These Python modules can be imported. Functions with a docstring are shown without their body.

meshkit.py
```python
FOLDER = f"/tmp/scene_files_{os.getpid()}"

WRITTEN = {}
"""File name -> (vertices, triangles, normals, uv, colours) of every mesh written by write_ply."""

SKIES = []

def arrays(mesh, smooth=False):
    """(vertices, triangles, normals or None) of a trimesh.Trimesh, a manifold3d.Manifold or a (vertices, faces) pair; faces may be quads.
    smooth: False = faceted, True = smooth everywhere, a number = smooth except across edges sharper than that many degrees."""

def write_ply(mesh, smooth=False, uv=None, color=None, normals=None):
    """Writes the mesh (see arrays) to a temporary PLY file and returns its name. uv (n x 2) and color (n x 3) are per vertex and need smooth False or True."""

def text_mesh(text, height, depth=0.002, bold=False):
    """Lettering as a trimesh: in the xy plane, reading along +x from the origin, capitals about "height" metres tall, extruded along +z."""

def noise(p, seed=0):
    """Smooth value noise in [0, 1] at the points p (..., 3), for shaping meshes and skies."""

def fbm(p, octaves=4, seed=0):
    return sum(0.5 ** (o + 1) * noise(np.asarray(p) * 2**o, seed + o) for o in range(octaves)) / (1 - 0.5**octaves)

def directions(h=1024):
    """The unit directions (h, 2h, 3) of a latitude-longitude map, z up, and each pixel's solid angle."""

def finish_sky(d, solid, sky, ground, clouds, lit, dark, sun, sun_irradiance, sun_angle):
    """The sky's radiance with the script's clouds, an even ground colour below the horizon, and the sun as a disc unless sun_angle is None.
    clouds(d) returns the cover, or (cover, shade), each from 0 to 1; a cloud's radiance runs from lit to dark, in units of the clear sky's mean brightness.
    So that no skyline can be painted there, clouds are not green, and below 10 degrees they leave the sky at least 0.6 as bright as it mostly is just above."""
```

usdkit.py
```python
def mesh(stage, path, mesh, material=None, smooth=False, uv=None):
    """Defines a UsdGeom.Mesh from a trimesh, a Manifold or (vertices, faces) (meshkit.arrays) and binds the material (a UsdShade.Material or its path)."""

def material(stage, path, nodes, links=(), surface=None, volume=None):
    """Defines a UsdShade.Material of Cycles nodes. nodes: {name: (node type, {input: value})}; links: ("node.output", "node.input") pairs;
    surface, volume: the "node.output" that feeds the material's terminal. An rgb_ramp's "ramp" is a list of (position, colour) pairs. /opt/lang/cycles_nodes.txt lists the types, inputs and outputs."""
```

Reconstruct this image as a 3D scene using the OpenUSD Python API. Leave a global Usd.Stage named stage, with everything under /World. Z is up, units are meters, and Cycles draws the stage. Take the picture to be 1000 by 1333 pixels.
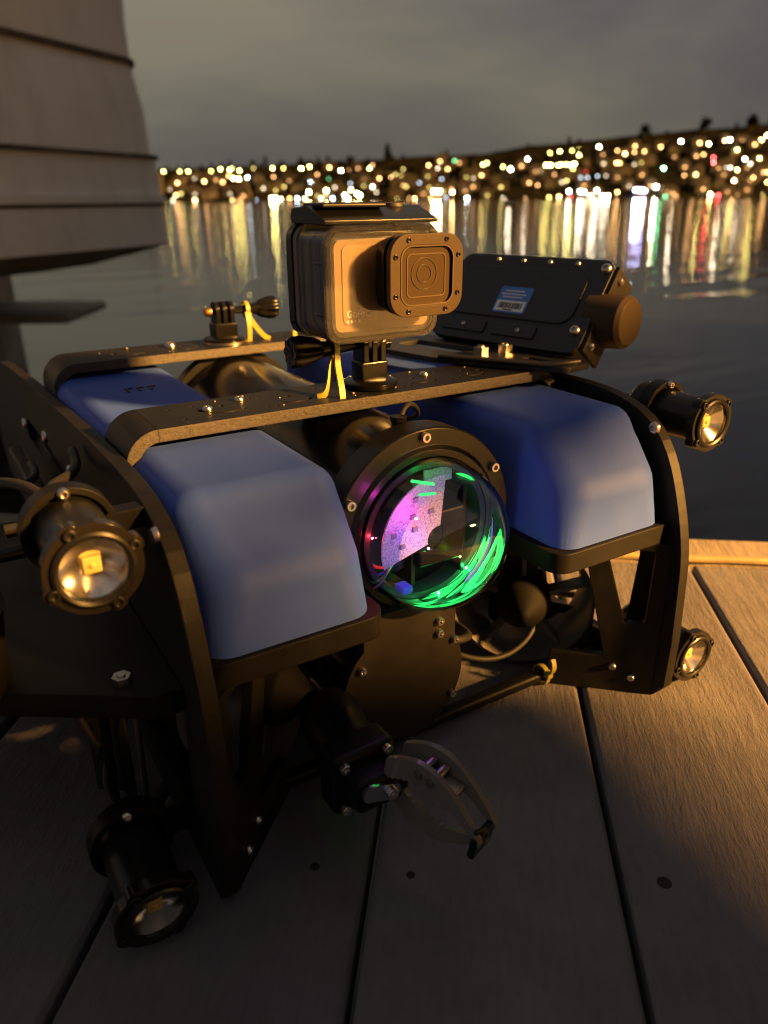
import math, random
import numpy as np, trimesh, manifold3d as m3, usdkit, meshkit
from shapely.geometry import Polygon, Point, LineString, box as sbox
from shapely import affinity
from shapely.ops import unary_union
from pxr import Usd, UsdGeom, UsdLux, UsdShade, Gf, Sdf

rng = random.Random(7)
PI = math.pi
stage = Usd.Stage.CreateInMemory()
UsdGeom.SetStageUpAxis(stage, 'Z'); UsdGeom.SetStageMetersPerUnit(stage, 1.0)
W = UsdGeom.Xform.Define(stage, '/World'); stage.SetDefaultPrim(W.GetPrim())
UsdGeom.Scope.Define(stage, '/World/Looks')

# ------------------------------------------------------------------ camera
CAM = np.array([-0.24942586, -0.28243727, 0.34245016]); FPX = 984.5777
YAW, PITCH, ROLL = 0.550381475, 0.392758782, -0.00804835
FW = np.array([math.sin(YAW)*math.cos(PITCH), math.cos(YAW)*math.cos(PITCH), -math.sin(PITCH)])
_r = np.array([math.cos(YAW), -math.sin(YAW), 0.0]); _u = np.cross(_r, FW)
RT = _r*math.cos(ROLL) + _u*math.sin(ROLL); UP = -_r*math.sin(ROLL) + _u*math.cos(ROLL)
cam = UsdGeom.Camera.Define(stage, '/World/camera')
M = np.eye(4); M[0, :3], M[1, :3], M[2, :3], M[3, :3] = RT, UP, -FW, CAM
cam.AddTransformOp().Set(Gf.Matrix4d(*M.ravel().tolist()))
cam.CreateHorizontalApertureAttr(36.0); cam.CreateVerticalApertureAttr(48.0)
cam.CreateFocalLengthAttr(36.0*FPX/1000)
cam.CreateClippingRangeAttr(Gf.Vec2f(0.01, 5000))
cam.CreateFStopAttr(9.0); cam.CreateFocusDistanceAttr(0.455)
cam.CreateExposureAttr(2.4)

def ray(x, y):
    return FW + RT*(x-500)/FPX - UP*(y-666.5)/FPX

# ------------------------------------------------------------------ sky and lamp light
LAMP_AZ, LAMP_EL = math.radians(-35), math.radians(22)      # the warm light travels towards this azimuth (from +y to +x), falling at this angle
travel = np.array([math.sin(LAMP_AZ)*math.cos(LAMP_EL), math.cos(LAMP_AZ)*math.cos(LAMP_EL), -math.sin(LAMP_EL)])
def mat(name, nodes, links=(), surface=None, volume=None):
    return usdkit.material(stage, '/World/Looks/'+name, nodes, links, surface, volume)
sky_mat = mat('night_sky', {
    'sky': ('sky_texture', {'sky_type': 'single_scattering', 'sun_disc': False, 'sun_elevation': LAMP_EL, 'sun_rotation': math.atan2(-travel[0], -travel[1])}),
    'geo': ('texture_coordinate', {}),
    'map': ('mapping', {'scale': (1.0, 1.0, 2.6), 'location': (0.35, 0.1, 0.0)}),
    'n1': ('noise_texture', {'scale': 0.9, 'detail': 6.0, 'roughness': 0.52, 'distortion': 0.6}),
    'ramp': ('rgb_ramp', {'ramp': [(0.34, (0.27, 0.25, 0.295)), (0.49, (0.50, 0.445, 0.41)), (0.64, (0.98, 0.85, 0.60))]}),
    'sep': ('separate_xyz', {}), 'lift': ('map_range', {'from_min': 0.02, 'from_max': 0.40, 'to_min': 0.70, 'to_max': 1.25, 'clamp': True}),
    'glow': ('mix', {'mix_type': 'multiply', 'fac': 1.0}), 'cc': ('combine_xyz', {}),
    'mix': ('mix', {'fac': 0.985}),
    'bg': ('background_shader', {'strength': 0.046}),
}, [('geo.generated', 'map.vector'), ('map.vector', 'n1.vector'), ('n1.fac', 'ramp.fac'), ('geo.generated', 'sep.vector'), ('sep.z', 'lift.value'), ('lift.result', 'cc.x'), ('lift.result', 'cc.y'), ('lift.result', 'cc.z'),
    ('ramp.color', 'glow.color1'), ('cc.vector', 'glow.color2'), ('sky.color', 'mix.color1'), ('glow.color', 'mix.color2'), ('mix.color', 'bg.color')], surface='bg.background')
sky = UsdLux.DomeLight.Define(stage, '/World/sky')
UsdShade.MaterialBindingAPI.Apply(sky.GetPrim()).Bind(sky_mat)
sky.GetPrim().SetCustomDataByKey('kind', 'structure')
sun = UsdLux.DistantLight.Define(stage, '/World/warm_light')
sun.CreateIntensityAttr(1.25); sun.CreateAngleAttr(5.0); sun.CreateColorAttr(Gf.Vec3f(1.0, 0.45, 0.095)); sun.GetNormalizeAttr().Set(True) if sun.GetNormalizeAttr() else sun.CreateNormalizeAttr(True)
z = -travel; x = np.cross([0, 0, 1.0], z); x /= np.linalg.norm(x); y = np.cross(z, x)
M = np.eye(4); M[0, :3], M[1, :3], M[2, :3] = x, y, z
sun.AddTransformOp().Set(Gf.Matrix4d(*M.ravel().tolist()))

WL0 = -0.62
# ------------------------------------------------------------------ helpers
taken = {}
def numbered(base, name):
    k = taken.get((base, name), 0); taken[(base, name)] = k+1
    return name if k == 0 else f'{name}_{k:03d}'
locs = {}
def tag(p, label=None, cat=None, group=None, kind=None):
    p = p.GetPrim() if hasattr(p, 'GetPrim') else p
    for k, v in (('label', label), ('category', cat), ('group', group), ('kind', kind)):
        if v: p.SetCustomDataByKey(k, v)
    return p
def thing(name, label, cat, loc=(0, 0, 0), group=None, kind=None):
    path = '/World/' + numbered('/World', name)
    x = UsdGeom.Xform.Define(stage, path); x.AddTranslateOp().Set(Gf.Vec3d(*map(float, loc)))
    locs[path] = np.array(loc, float)
    return tag(x, label, cat, group, kind)
def tri(m):
    if hasattr(m, 'to_mesh'):
        a = m.to_mesh(); return trimesh.Trimesh(np.array(a.vert_properties[:, :3], float), np.array(a.tri_verts), process=False)
    if isinstance(m, (list, tuple)):
        return trimesh.util.concatenate([tri(q) for q in m])
    return m
def part(parent, name, mesh, material, smooth=35, label=None, kind=None):
    """ONE Mesh prim under parent; vertices are given in world coordinates and stored relative to the thing's base."""
    base = str(parent.GetPath()); root = '/'.join(base.split('/')[:3])
    path = base + '/' + numbered(base, name)
    t = tri(mesh).copy(); t.vertices = t.vertices - locs.get(root, np.zeros(3))
    p = usdkit.mesh(stage, path, t, material, smooth=smooth).GetPrim()
    return tag(p, label, kind=kind)
def top(name, mesh, material, label=None, cat=None, group=None, kind=None, smooth=35):
    path = '/World/' + numbered('/World', name)
    return tag(usdkit.mesh(stage, path, tri(mesh), material, smooth=smooth), label, cat, group, kind)
def dup(root, loc, label=None, group=None, scale=None, rz=None):
    was = root.GetCustomData(); name = root.GetName().rstrip('0123456789').rstrip('_')
    path = '/World/' + numbered('/World', name)
    x = UsdGeom.Xform.Define(stage, path)
    x.GetPrim().GetReferences().AddInternalReference(root.GetPath())
    x.ClearXformOpOrder(); x = UsdGeom.Xformable(x)
    ops = [UsdGeom.XformOp(x.GetPrim().GetAttribute('xformOp:translate')) if x.GetPrim().HasAttribute('xformOp:translate') else x.AddTranslateOp()]
    ops[0].Set(Gf.Vec3d(*map(float, loc)))
    if rz is not None:
        o = x.AddRotateZOp(); o.Set(math.degrees(rz)); ops.append(o)
    if scale is not None:
        o = x.AddScaleOp(); o.Set(Gf.Vec3f(*map(float, scale))); ops.append(o)
    x.SetXformOpOrder(ops)
    x.GetPrim().SetInstanceable(True)
    return tag(x, label or was['label'], was['category'], group or was.get('group'))

def frame(o, xa, ya, za):
    T = np.eye(4); T[:3, 0], T[:3, 1], T[:3, 2], T[:3, 3] = xa, ya, za, o; return T
def basis(za, hint=(0, 0, 1.0)):
    za = np.array(za, float); za /= np.linalg.norm(za); hint = np.array(hint, float)
    if abs(za @ hint) > 0.98: hint = np.array([0, 1.0, 0])
    xa = np.cross(hint, za); xa /= np.linalg.norm(xa)
    return xa, np.cross(za, xa), za
def put(m, T):
    m = tri(m).copy(); m.apply_transform(T); return m
def box(lo, hi):
    lo, hi = np.array(lo, float), np.array(hi, float)
    m = trimesh.creation.box(hi-lo); m.apply_translation((lo+hi)/2); return m
def rbox(lo, hi, r, n=10):
    lo, hi = np.array(lo, float)+r, np.array(hi, float)-r
    s = m3.Manifold.sphere(r, n)
    return tri(m3.Manifold.batch_hull([s.translate([a, b, c]) for a in (lo[0], hi[0]) for b in (lo[1], hi[1]) for c in (lo[2], hi[2])]))
def lathe(profile, o, axis, n=28, hint=(0, 0, 1.0)):
    """profile: (radius, height along axis) pairs."""
    m = trimesh.creation.revolve(np.array(profile, float), sections=n)
    xa, ya, za = basis(axis, hint)
    m = put(m, frame(o, xa, ya, za))
    return m
def rod(p, q, r, n=12, r2=None):
    p, q = np.array(p, float), np.array(q, float); L = np.linalg.norm(q-p)
    r2 = r if r2 is None else r2
    return lathe([(0, 0), (r, 0), (r2, L), (0, L)], p, q-p, n)
def tubepath(pts, r, n=10, closed=False):
    pts = np.array(pts, float); t = np.gradient(pts, axis=0)
    if closed: t = np.roll(pts, -1, 0) - np.roll(pts, 1, 0)
    t /= np.linalg.norm(t, axis=1, keepdims=True)
    a = np.cross(t[0], [0.3, 0.2, 1.0]); a /= np.linalg.norm(a); A = []
    for k in range(len(pts)):
        a = a - t[k]*(a @ t[k]); a /= np.linalg.norm(a); A.append(a)
    A = np.array(A); B = np.cross(t, A); r = np.broadcast_to(r, len(pts))
    th = np.arange(n)*2*PI/n
    v = pts[:, None] + r[:, None, None]*(np.cos(th)[None, :, None]*A[:, None] + np.sin(th)[None, :, None]*B[:, None])
    N = len(pts); f = []
    for i in range(N if closed else N-1):
        for j in range(n):
            a0, b0, c0, d0 = i*n+j, i*n+(j+1) % n, ((i+1) % N)*n+(j+1) % n, ((i+1) % N)*n+j
            f += [(a0, b0, c0), (a0, c0, d0)]
    v = v.reshape(-1, 3)
    if not closed:
        v = np.vstack([v, pts[0], pts[-1]]); e = len(v)-2
        for j in range(n):
            f += [(e, (j+1) % n, j), (e+1, (N-1)*n+j, (N-1)*n+(j+1) % n)]
    return trimesh.Trimesh(v, np.array(f), process=False)
def spline(pts, n=40):
    from scipy.interpolate import CubicSpline
    pts = np.array(pts, float); d = np.r_[0, np.cumsum(np.linalg.norm(np.diff(pts, axis=0), axis=1))]
    return CubicSpline(d, pts)(np.linspace(0, d[-1], n))
def ext(poly, h, T=None):
    geoms = getattr(poly, 'geoms', [poly])
    m = trimesh.util.concatenate([trimesh.creation.extrude_polygon(g, h, engine='earcut') for g in geoms])
    return m if T is None else put(m, T)
def rrect(x0, y0, x1, y1, r, q=6):
    return sbox(x0+r, y0+r, x1-r, y1-r).buffer(r, quad_segs=q)
# extrusion frames: YZ plane along +x, XZ plane along -y (front) , XY along +z
def TYZ(x): return frame((x, 0, 0), (0, 1, 0), (0, 0, 1), (1, 0, 0))
def TXZ(y): return frame((0, y, 0), (1, 0, 0), (0, 0, 1), (0, -1, 0))   # local z runs towards the viewer (-y)
def mir(m):
    m = tri(m).copy(); m.vertices[:, 0] *= -1; m.faces = m.faces[:, ::-1]; return m
def screw(o, axis, r=0.003, h=0.0028, kind='button'):
    """socket screw with a hex recess; o is the seat of the head."""
    if kind == 'button':
        p = [(r, 0), (r, h*0.35), (r*0.86, h*0.8), (r*0.62, h), (r*0.45, h), (r*0.45, h*0.35), (0, h*0.3)]
    else:
        p = [(r, 0), (r, h*0.85), (r*0.9, h), (r*0.52, h), (r*0.52, h*0.4), (0, h*0.35)]
    return lathe(p, o, axis, 14)
def nut(o, axis, r=0.0045, h=0.004):
    xa, ya, za = basis(axis)
    m = ext(Polygon([(r*math.cos(k*PI/3), r*math.sin(k*PI/3)) for k in range(6)]).difference(Point(0, 0).buffer(r*0.45, 6)), h, frame(o, xa, ya, za))
    return [m, rod(np.array(o)+za*h*0.4, np.array(o)+za*h*1.25, r*0.45, 10)]

# ------------------------------------------------------------------ materials
def principled(name, color, rough=0.5, metal=0.0, bump=None, bevel=None, vary=None, spec=0.5, coat=0, **kw):
    """bump: (noise scale, distance); vary: (noise scale, colour 2); bevel: radius."""
    nodes = {'p': ('principled_bsdf', {'base_color': color, 'roughness': rough, 'metallic': metal, 'specular_ior_level': spec, 'coat_weight': coat, **kw})}
    links = []
    if vary or bump:
        nodes['tc'] = ('texture_coordinate', {})
    if vary:
        nodes['vn'] = ('noise_texture', {'scale': vary[0], 'detail': 5.0, 'roughness': 0.6})
        nodes['vr'] = ('rgb_ramp', {'ramp': [(0.38, color), (0.66, vary[1])]})
        links += [('tc.object', 'vn.vector'), ('vn.fac', 'vr.fac'), ('vr.color', 'p.base_color')]
    if bevel:
        nodes['bv'] = ('bevel', {'radius': bevel, 'samples': 4})
        if not bump: links.append(('bv.bevel', 'p.normal'))
    if bump:
        nodes['bn'] = ('noise_texture', {'scale': bump[0], 'detail': 4.0, 'roughness': 0.6})
        nodes['bu'] = ('bump', {'distance': bump[1], 'strength': 1.0})
        links += [('tc.object', 'bn.vector'), ('bn.fac', 'bu.height'), ('bu.normal', 'p.normal')]
        if bevel: links.append(('bv.bevel', 'bu.normal'))
    return mat(name, nodes, links, surface='p.BSDF')
def emitter(name, color, strength):
    return mat(name, {'e': ('emission', {'color': color, 'strength': strength})}, surface='e.emission')
def pane(name, tint, rough=0.02, ior=1.5, film=0.0, fcol=(0.8, 0.8, 0.8)):
    nodes = {'t': ('transparent_bsdf', {'color': tint}), 'g': ('glossy_bsdf', {'color': (1, 1, 1), 'roughness': rough}), 'f': ('fresnel', {'IOR': ior}), 'm': ('mix_closure', {})}
    links = [('t.BSDF', 'm.closure1'), ('g.BSDF', 'm.closure2'), ('f.fac', 'm.fac')]
    if film:
        nodes['d'] = ('diffuse_bsdf', {'color': fcol}); nodes['m2'] = ('mix_closure', {'fac': film})
        links += [('m.closure', 'm2.closure1'), ('d.BSDF', 'm2.closure2')]
        return mat(name, nodes, links, surface='m2.closure')
    return mat(name, nodes, links, surface='m.closure')

hdpe = principled('black_sheet_plastic', (0.0065, 0.0062, 0.006), 0.46, bump=(700, 0.00012), bevel=0.0012, vary=(60, (0.011, 0.0105, 0.010)), spec=0.22)
hdpe_edge = principled('machined_black_edge', (0.062, 0.055, 0.047), 0.6, bump=(420, 0.0005), vary=(300, (0.036, 0.032, 0.028)), bevel=0.0012)
blackpl = principled('black_plastic', (0.005, 0.005, 0.0055), 0.40, bevel=0.0008, spec=0.22)
glossblack = principled('glossy_black_plastic', (0.004, 0.004, 0.0045), 0.20, bevel=0.0008, spec=0.3)
anod = principled('black_anodised_aluminium', (0.008, 0.0078, 0.0078), 0.30, metal=0.0, bevel=0.0006, spec=0.38)
steel = principled('stainless_steel', (0.62, 0.58, 0.54), 0.28, metal=1.0)
steel_dull = principled('dull_steel_rod', (0.34, 0.32, 0.30), 0.38, metal=1.0)
blue = principled('blue_fairing_plastic', (0.036, 0.088, 0.45), 0.64, bump=(1400, 0.00006), vary=(26, (0.045, 0.098, 0.43)), spec=0.34)
rubber = principled('black_rubber', (0.014, 0.013, 0.013), 0.6)
yellow_tie = principled('yellow_nylon', (0.27, 0.24, 0.035), 0.45)
clear_pl = pane('clear_plastic', (0.96, 0.96, 0.97), 0.05, 1.45, film=0.02, fcol=(0.6, 0.6, 0.62))
dome_glass = pane('clear_acrylic_dome', (0.95, 0.95, 0.96), 0.015, 1.62)
lens_glass = pane('lamp_window', (0.97, 0.97, 0.97), 0.02, 1.5)

brassm = principled('worn_brass', (0.60, 0.36, 0.14), 0.35, metal=1.0)
crumbm = principled('dried_drop', (0.30, 0.24, 0.16), 0.6)
lens_black = principled('camera_lens', (0.006, 0.005, 0.008), 0.04, spec=0.8)
boardm = mat('speckled_circuit_board', {'tc': ('texture_coordinate', {}), 'v': ('voronoi_texture', {'scale': 1100.0}), 'r': ('rgb_ramp', {'ramp': [(0.0, (0.75, 0.72, 0.75)), (0.45, (0.50, 0.46, 0.52)), (0.9, (0.26, 0.24, 0.29))]}), 'p': ('principled_bsdf', {'roughness': 0.4})}, [('tc.object', 'v.vector'), ('v.distance', 'r.fac'), ('r.color', 'p.base_color')], surface='p.BSDF')
frosted = principled('frosted_plastic_ring', (0.05, 0.05, 0.055), 0.35)
motorm = principled('matt_black_motor', (0.005, 0.005, 0.005), 0.7, spec=0.12)
board_dark = principled('pale_chip_plastic', (0.22, 0.20, 0.25), 0.4)
nozzle_dark = principled('black_nozzle_plastic', (0.010, 0.009, 0.008), 0.42, spec=0.25)  # same plastic without the painted lamp light, for the upright thruster
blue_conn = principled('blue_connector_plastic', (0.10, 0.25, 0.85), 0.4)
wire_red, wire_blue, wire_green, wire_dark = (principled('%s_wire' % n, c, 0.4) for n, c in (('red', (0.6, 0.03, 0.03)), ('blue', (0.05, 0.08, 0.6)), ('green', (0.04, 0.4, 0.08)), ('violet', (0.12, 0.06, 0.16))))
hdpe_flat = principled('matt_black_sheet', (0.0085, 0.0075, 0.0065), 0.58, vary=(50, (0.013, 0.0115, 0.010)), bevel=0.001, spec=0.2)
nozzlem = principled('lamplit_nozzle_plastic', (0.10, 0.092, 0.082), 0.36, bevel=0.0008)  # lightened copy: lamp light on the rings is put into the colour
smoky = principled('smoky_clear_bezel', (0.012, 0.0105, 0.009), 0.14, bevel=0.0006, coat=0.1, spec=0.4)
reflm = principled('polished_reflector', (0.86, 0.82, 0.76), 0.16, metal=1.0)
chipm = principled('yellow_phosphor', (0.62, 0.50, 0.16), 0.5)
steelblue = principled('bright_steel_link', (0.50, 0.55, 0.66), 0.25, metal=1.0)
smoky_jaw = principled('smoky_jaw_plastic', (0.12, 0.113, 0.104), 0.28, coat=0.3, bevel=0.0006)
clear_rim = pane('clear_plastic_edge', (0.80, 0.80, 0.82), 0.05, 1.5, film=0.0, fcol=(0.7, 0.68, 0.68))
gasketm = principled('pale_gasket', (0.13, 0.115, 0.11), 0.5)
camgrey = principled('camera_grey_rubber', (0.165, 0.115, 0.055), 0.6, bump=(900, 0.0001), spec=0.2)
camgrey2 = principled('camera_grey_panel', (0.205, 0.142, 0.068), 0.55, vary=(120, (0.18, 0.125, 0.06)), spec=0.2)
camprint = principled('pale_camera_print', (0.55, 0.54, 0.52), 0.5)
amber = principled('brown_lens_window', (0.034, 0.022, 0.010), 0.25, spec=0.2, coat=0.05)
amber_d = principled('brown_lens_frame', (0.034, 0.0225, 0.011), 0.45, bevel=0.0008, spec=0.15)
amber_e = principled('worn_window_trim', (0.050, 0.035, 0.02), 0.3)
amber_r = principled('lens_ring_print', (0.029, 0.020, 0.011), 0.3)
sonarm = principled('black_sonar_plastic', (0.014, 0.014, 0.016), 0.40, bevel=0.0012, bump=(900, 0.00008))
stick_blue = principled('blue_sticker', (0.055, 0.17, 0.52), 0.4)
stick_white = principled('white_sticker_field', (0.72, 0.72, 0.75), 0.5)
transd = principled('brown_black_transducer', (0.042, 0.029, 0.018), 0.5, spec=0.2, bevel=0.001)

# ------------------------------------------------------------------ dock
B = math.radians(38.0)
SX, TX = np.array([math.cos(B), -math.sin(B), 0]), np.array([math.sin(B), math.cos(B), 0])   # across the boards, along the boards
def D(s, t, z=0.0): return SX*s + TX*t + np.array([0, 0, z])
TD = frame((0, 0, 0), SX, TX, (0, 0, 1))
def deck_material(name, c1, c2):
    n = {'geo': ('geometry', {}), 'rot': ('mapping', {'mapping_type': 'point', 'rotation': (0, 0, B)}),
         'st': ('mapping', {'scale': (1.0, 0.16, 1.0)}), 'st2': ('mapping', {'scale': (1.0, 0.40, 1.0)}),
         'grain': ('noise_texture', {'scale': 260.0, 'detail': 5.0, 'roughness': 0.65}),
         'fibre': ('noise_texture', {'scale': 900.0, 'detail': 3.0, 'roughness': 0.7}),
         'ridge': ('wave_texture', {'wave_type': 'bands', 'bands_direction': 'x', 'scale': 18.0, 'distortion': 3.2, 'detail': 2.0, 'detail_scale': 3.0}),
         'pits': ('voronoi_texture', {'scale': 330.0}), 'pr': ('rgb_ramp', {'ramp': [(0.0, (0, 0, 0)), (0.16, (1, 1, 1))]}),
         'blot': ('noise_texture', {'scale': 14.0, 'detail': 6.0, 'roughness': 0.62}),
         'cr': ('rgb_ramp', {'ramp': [(0.34, c1), (0.68, c2)]}),
         'gm': ('mix', {'mix_type': 'multiply', 'fac': 0.30}), 'gr': ('rgb_ramp', {'ramp': [(0.30, (0.55, 0.53, 0.5)), (0.62, (1, 1, 1))]}),
         'h1': ('math', {'math_type': 'multiply_add', 'value2': 0.55}), 'h2': ('math', {'math_type': 'multiply_add', 'value2': 0.16}),
         'h3': ('math', {'math_type': 'multiply_add', 'value2': 0.25}),
         'bu': ('bump', {'distance': 0.0011, 'strength': 1.0}), 'bv': ('bevel', {'radius': 0.003, 'samples': 4}),
         'oi': ('object_info', {}), 'hs': ('hsv', {}), 'mv': ('map_range', {'from_min': 0.0, 'from_max': 1.0, 'to_min': 0.8, 'to_max': 1.15}),
         'p': ('principled_bsdf', {'roughness': 0.78, 'specular_ior_level': 0.3})}
    l = [('geo.position', 'rot.vector'), ('rot.vector', 'st.vector'), ('rot.vector', 'st2.vector'), ('st.vector', 'grain.vector'), ('st2.vector', 'fibre.vector'), ('st.vector', 'ridge.vector'),
         ('rot.vector', 'blot.vector'), ('st2.vector', 'pits.vector'), ('pits.distance', 'pr.fac'), ('blot.fac', 'cr.fac'), ('grain.fac', 'gr.fac'), ('cr.color', 'gm.color1'), ('gr.color', 'gm.color2'),
         ('gm.color', 'hs.color'), ('oi.random', 'mv.value'), ('mv.result', 'hs.value'), ('hs.color', 'p.base_color'),
         ('fibre.fac', 'h1.value1'), ('grain.fac', 'h1.value3'), ('ridge.fac', 'h2.value1'), ('h1.value', 'h2.value3'), ('pr.color', 'h3.value1'), ('h2.value', 'h3.value3'),
         ('h3.value', 'bu.height'), ('bv.bevel', 'bu.normal'), ('bu.normal', 'p.normal')]
    return mat(name, n, l, surface='p.BSDF')
deckm = deck_material('weathered_deck_board', (0.126, 0.122, 0.140), (0.172, 0.166, 0.184))
trimm = deck_material('pale_edge_board', (0.26, 0.225, 0.18), (0.36, 0.315, 0.26))
beadm = principled('worn_yellow_edge', (0.44, 0.33, 0.15), 0.6, bump=(300, 0.0004), vary=(40, (0.32, 0.24, 0.12)))
under = principled('dark_timber', (0.05, 0.045, 0.04), 0.8, vary=(20, (0.08, 0.07, 0.06)))
deck = thing('deck', None, None, kind='structure')
seams = [-0.0664 + 0.1362*k for k in range(-16, 20)]
def chamfer_board(s0, s1, t0, t1, zt=0.0, zb=-0.025, c=0.0025):
    prof = Polygon([(s0, zb), (s1, zb), (s1, zt-c), (s1-c, zt), (s0+c, zt), (s0, zt-c)])
    m = ext(prof, t1-t0)                          # local x = s, y = z, z = t
    return put(m, frame(D(0, t0), SX, (0, 0, 1), TX))
for a, b in zip(seams[:-1], seams[1:]):
    g = 0.0022
    part(deck, 'board', chamfer_board(a+g, b-g, -2.6, 0.3335, zt=rng.uniform(-0.0006, 0.0004)), deckm, smooth=False)
part(deck, 'joist', [put(box((seams[0], t, -0.19), (seams[-1], t+0.05, -0.0255)), TD) for t in (-2.2, -1.7, -1.2, -0.7, -0.2, 0.28)], under, smooth=False)
part(deck, 'edge_board', put(rbox((seams[0], 0.340, -0.12), (seams[-1], 0.389, 0.006), 0.004, 12), TD), trimm, smooth=30)
pts = [D(s, 0.3415 + 0.0012*math.sin(s*21)+0.0008*math.sin(s*57), 0.0045) for s in np.linspace(seams[0], seams[-1], 160)]
part(deck, 'edge_bead', tubepath(pts, 0.0038, 8), beadm)
# knots and old screw holes in the boards, each a shallow dark plug with a raised lip
knot = principled('dark_screw_hole', (0.02, 0.018, 0.017), 0.9)
for (kx, ky, r) in ((-0.120, 0.005, 0.0022), (-0.078, -0.028, 0.0020), (0.035, -0.105, 0.0034), (0.30, 0.20, 0.002)):
    part(deck, 'screw_hole', lathe([(0, 0.00045), (r*0.62, 0.0005), (r*0.8, 0.0010), (r, 0.0007), (r*1.25, 0.0002)], (kx, ky, 0.0), (0, 0, 1), 16), knot)
part(deck, 'wood_chip', rbox(D(0.168, 0.325, 0.0)-0.004, D(0.168, 0.325, 0.004)+[0.005, 0.004, 0.002], 0.0019, 8), trimm)
for t in (-1.0, 0.2):
    for s in (-1.8, 0.0, 1.9):
        part(deck, 'pile', rod(D(s, t, -2.0), D(s, t, -0.12), 0.09, 16), under)
# unseen added boat shape on trestles, made to shade the near boards
boxm = principled('dark_painted_wood', (0.035, 0.03, 0.026), 0.7, vary=(12, (0.05, 0.043, 0.036)), bevel=0.004)
LE = np.array([math.sin(LAMP_AZ), math.cos(LAMP_AZ), 0]); LN = np.array([LE[1], -LE[0], 0])
dn = thing('dinghy', 'added upturned boat on trestles, unseen behind the viewer, shaped to cast shade', 'dinghy', LE*-1.05+LN*-0.8)
sec = []                                                     # stations along the shading hull: (a, lower z, upper z, half width)
K = math.tan(-LAMP_EL)*-1
for a, lo, hi, hw in ((0.150, -0.004, 0.010, 0.004), (0.12, -0.034, 0.034, 0.03), (0.07, -0.054, 0.068, 0.08), (0.0, -0.072, 0.112, 0.14), (-0.06, -0.094, 0.146, 0.17), (-0.11, -0.108, 0.165, 0.20), (-0.155, -0.12, 0.215, 0.24), (-0.30, -0.13, 0.222, 0.28), (-0.7, -0.22, 0.235, 0.36), (-1.3, -0.26, 0.24, 0.38), (-1.8, -0.22, 0.21, 0.34)):
    ring = []
    for q in np.linspace(0, 2*PI, 20, endpoint=False):
        u, w = math.cos(q), math.sin(q)
        zz = (lo+hi)/2 + (hi-lo)/2*w + K*1.05
        ring.append(LN*a + LE*(-1.05+hw*np.sign(u)*abs(u)**0.8) + np.array([0, 0, zz]))
    sec.append(ring)
v = np.array(sec).reshape(-1, 3); f = []
for i in range(len(sec)-1):
    for j in range(20):
        p, q = i*20+j, i*20+(j+1) % 20; f += [(p, q, q+20), (p, q+20, p+20)]
for j in range(1, 19): f += [(0, j+1, j), (len(v)-20, len(v)-20+j, len(v)-20+j+1)]
part(dn, 'hull', trimesh.Trimesh(v, np.array(f), process=False), boxm, smooth=50)
for a in (-0.55, -1.5):
    c = LN*a + LE*-1.05
    part(dn, 'trestle', [rod(c+LE*0.25*k+[0, 0, 0.0], c+LE*0.1*k+[0, 0, K*1.05-0.2], 0.02, 8) for k in (-1, 1)], boxm)
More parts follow.
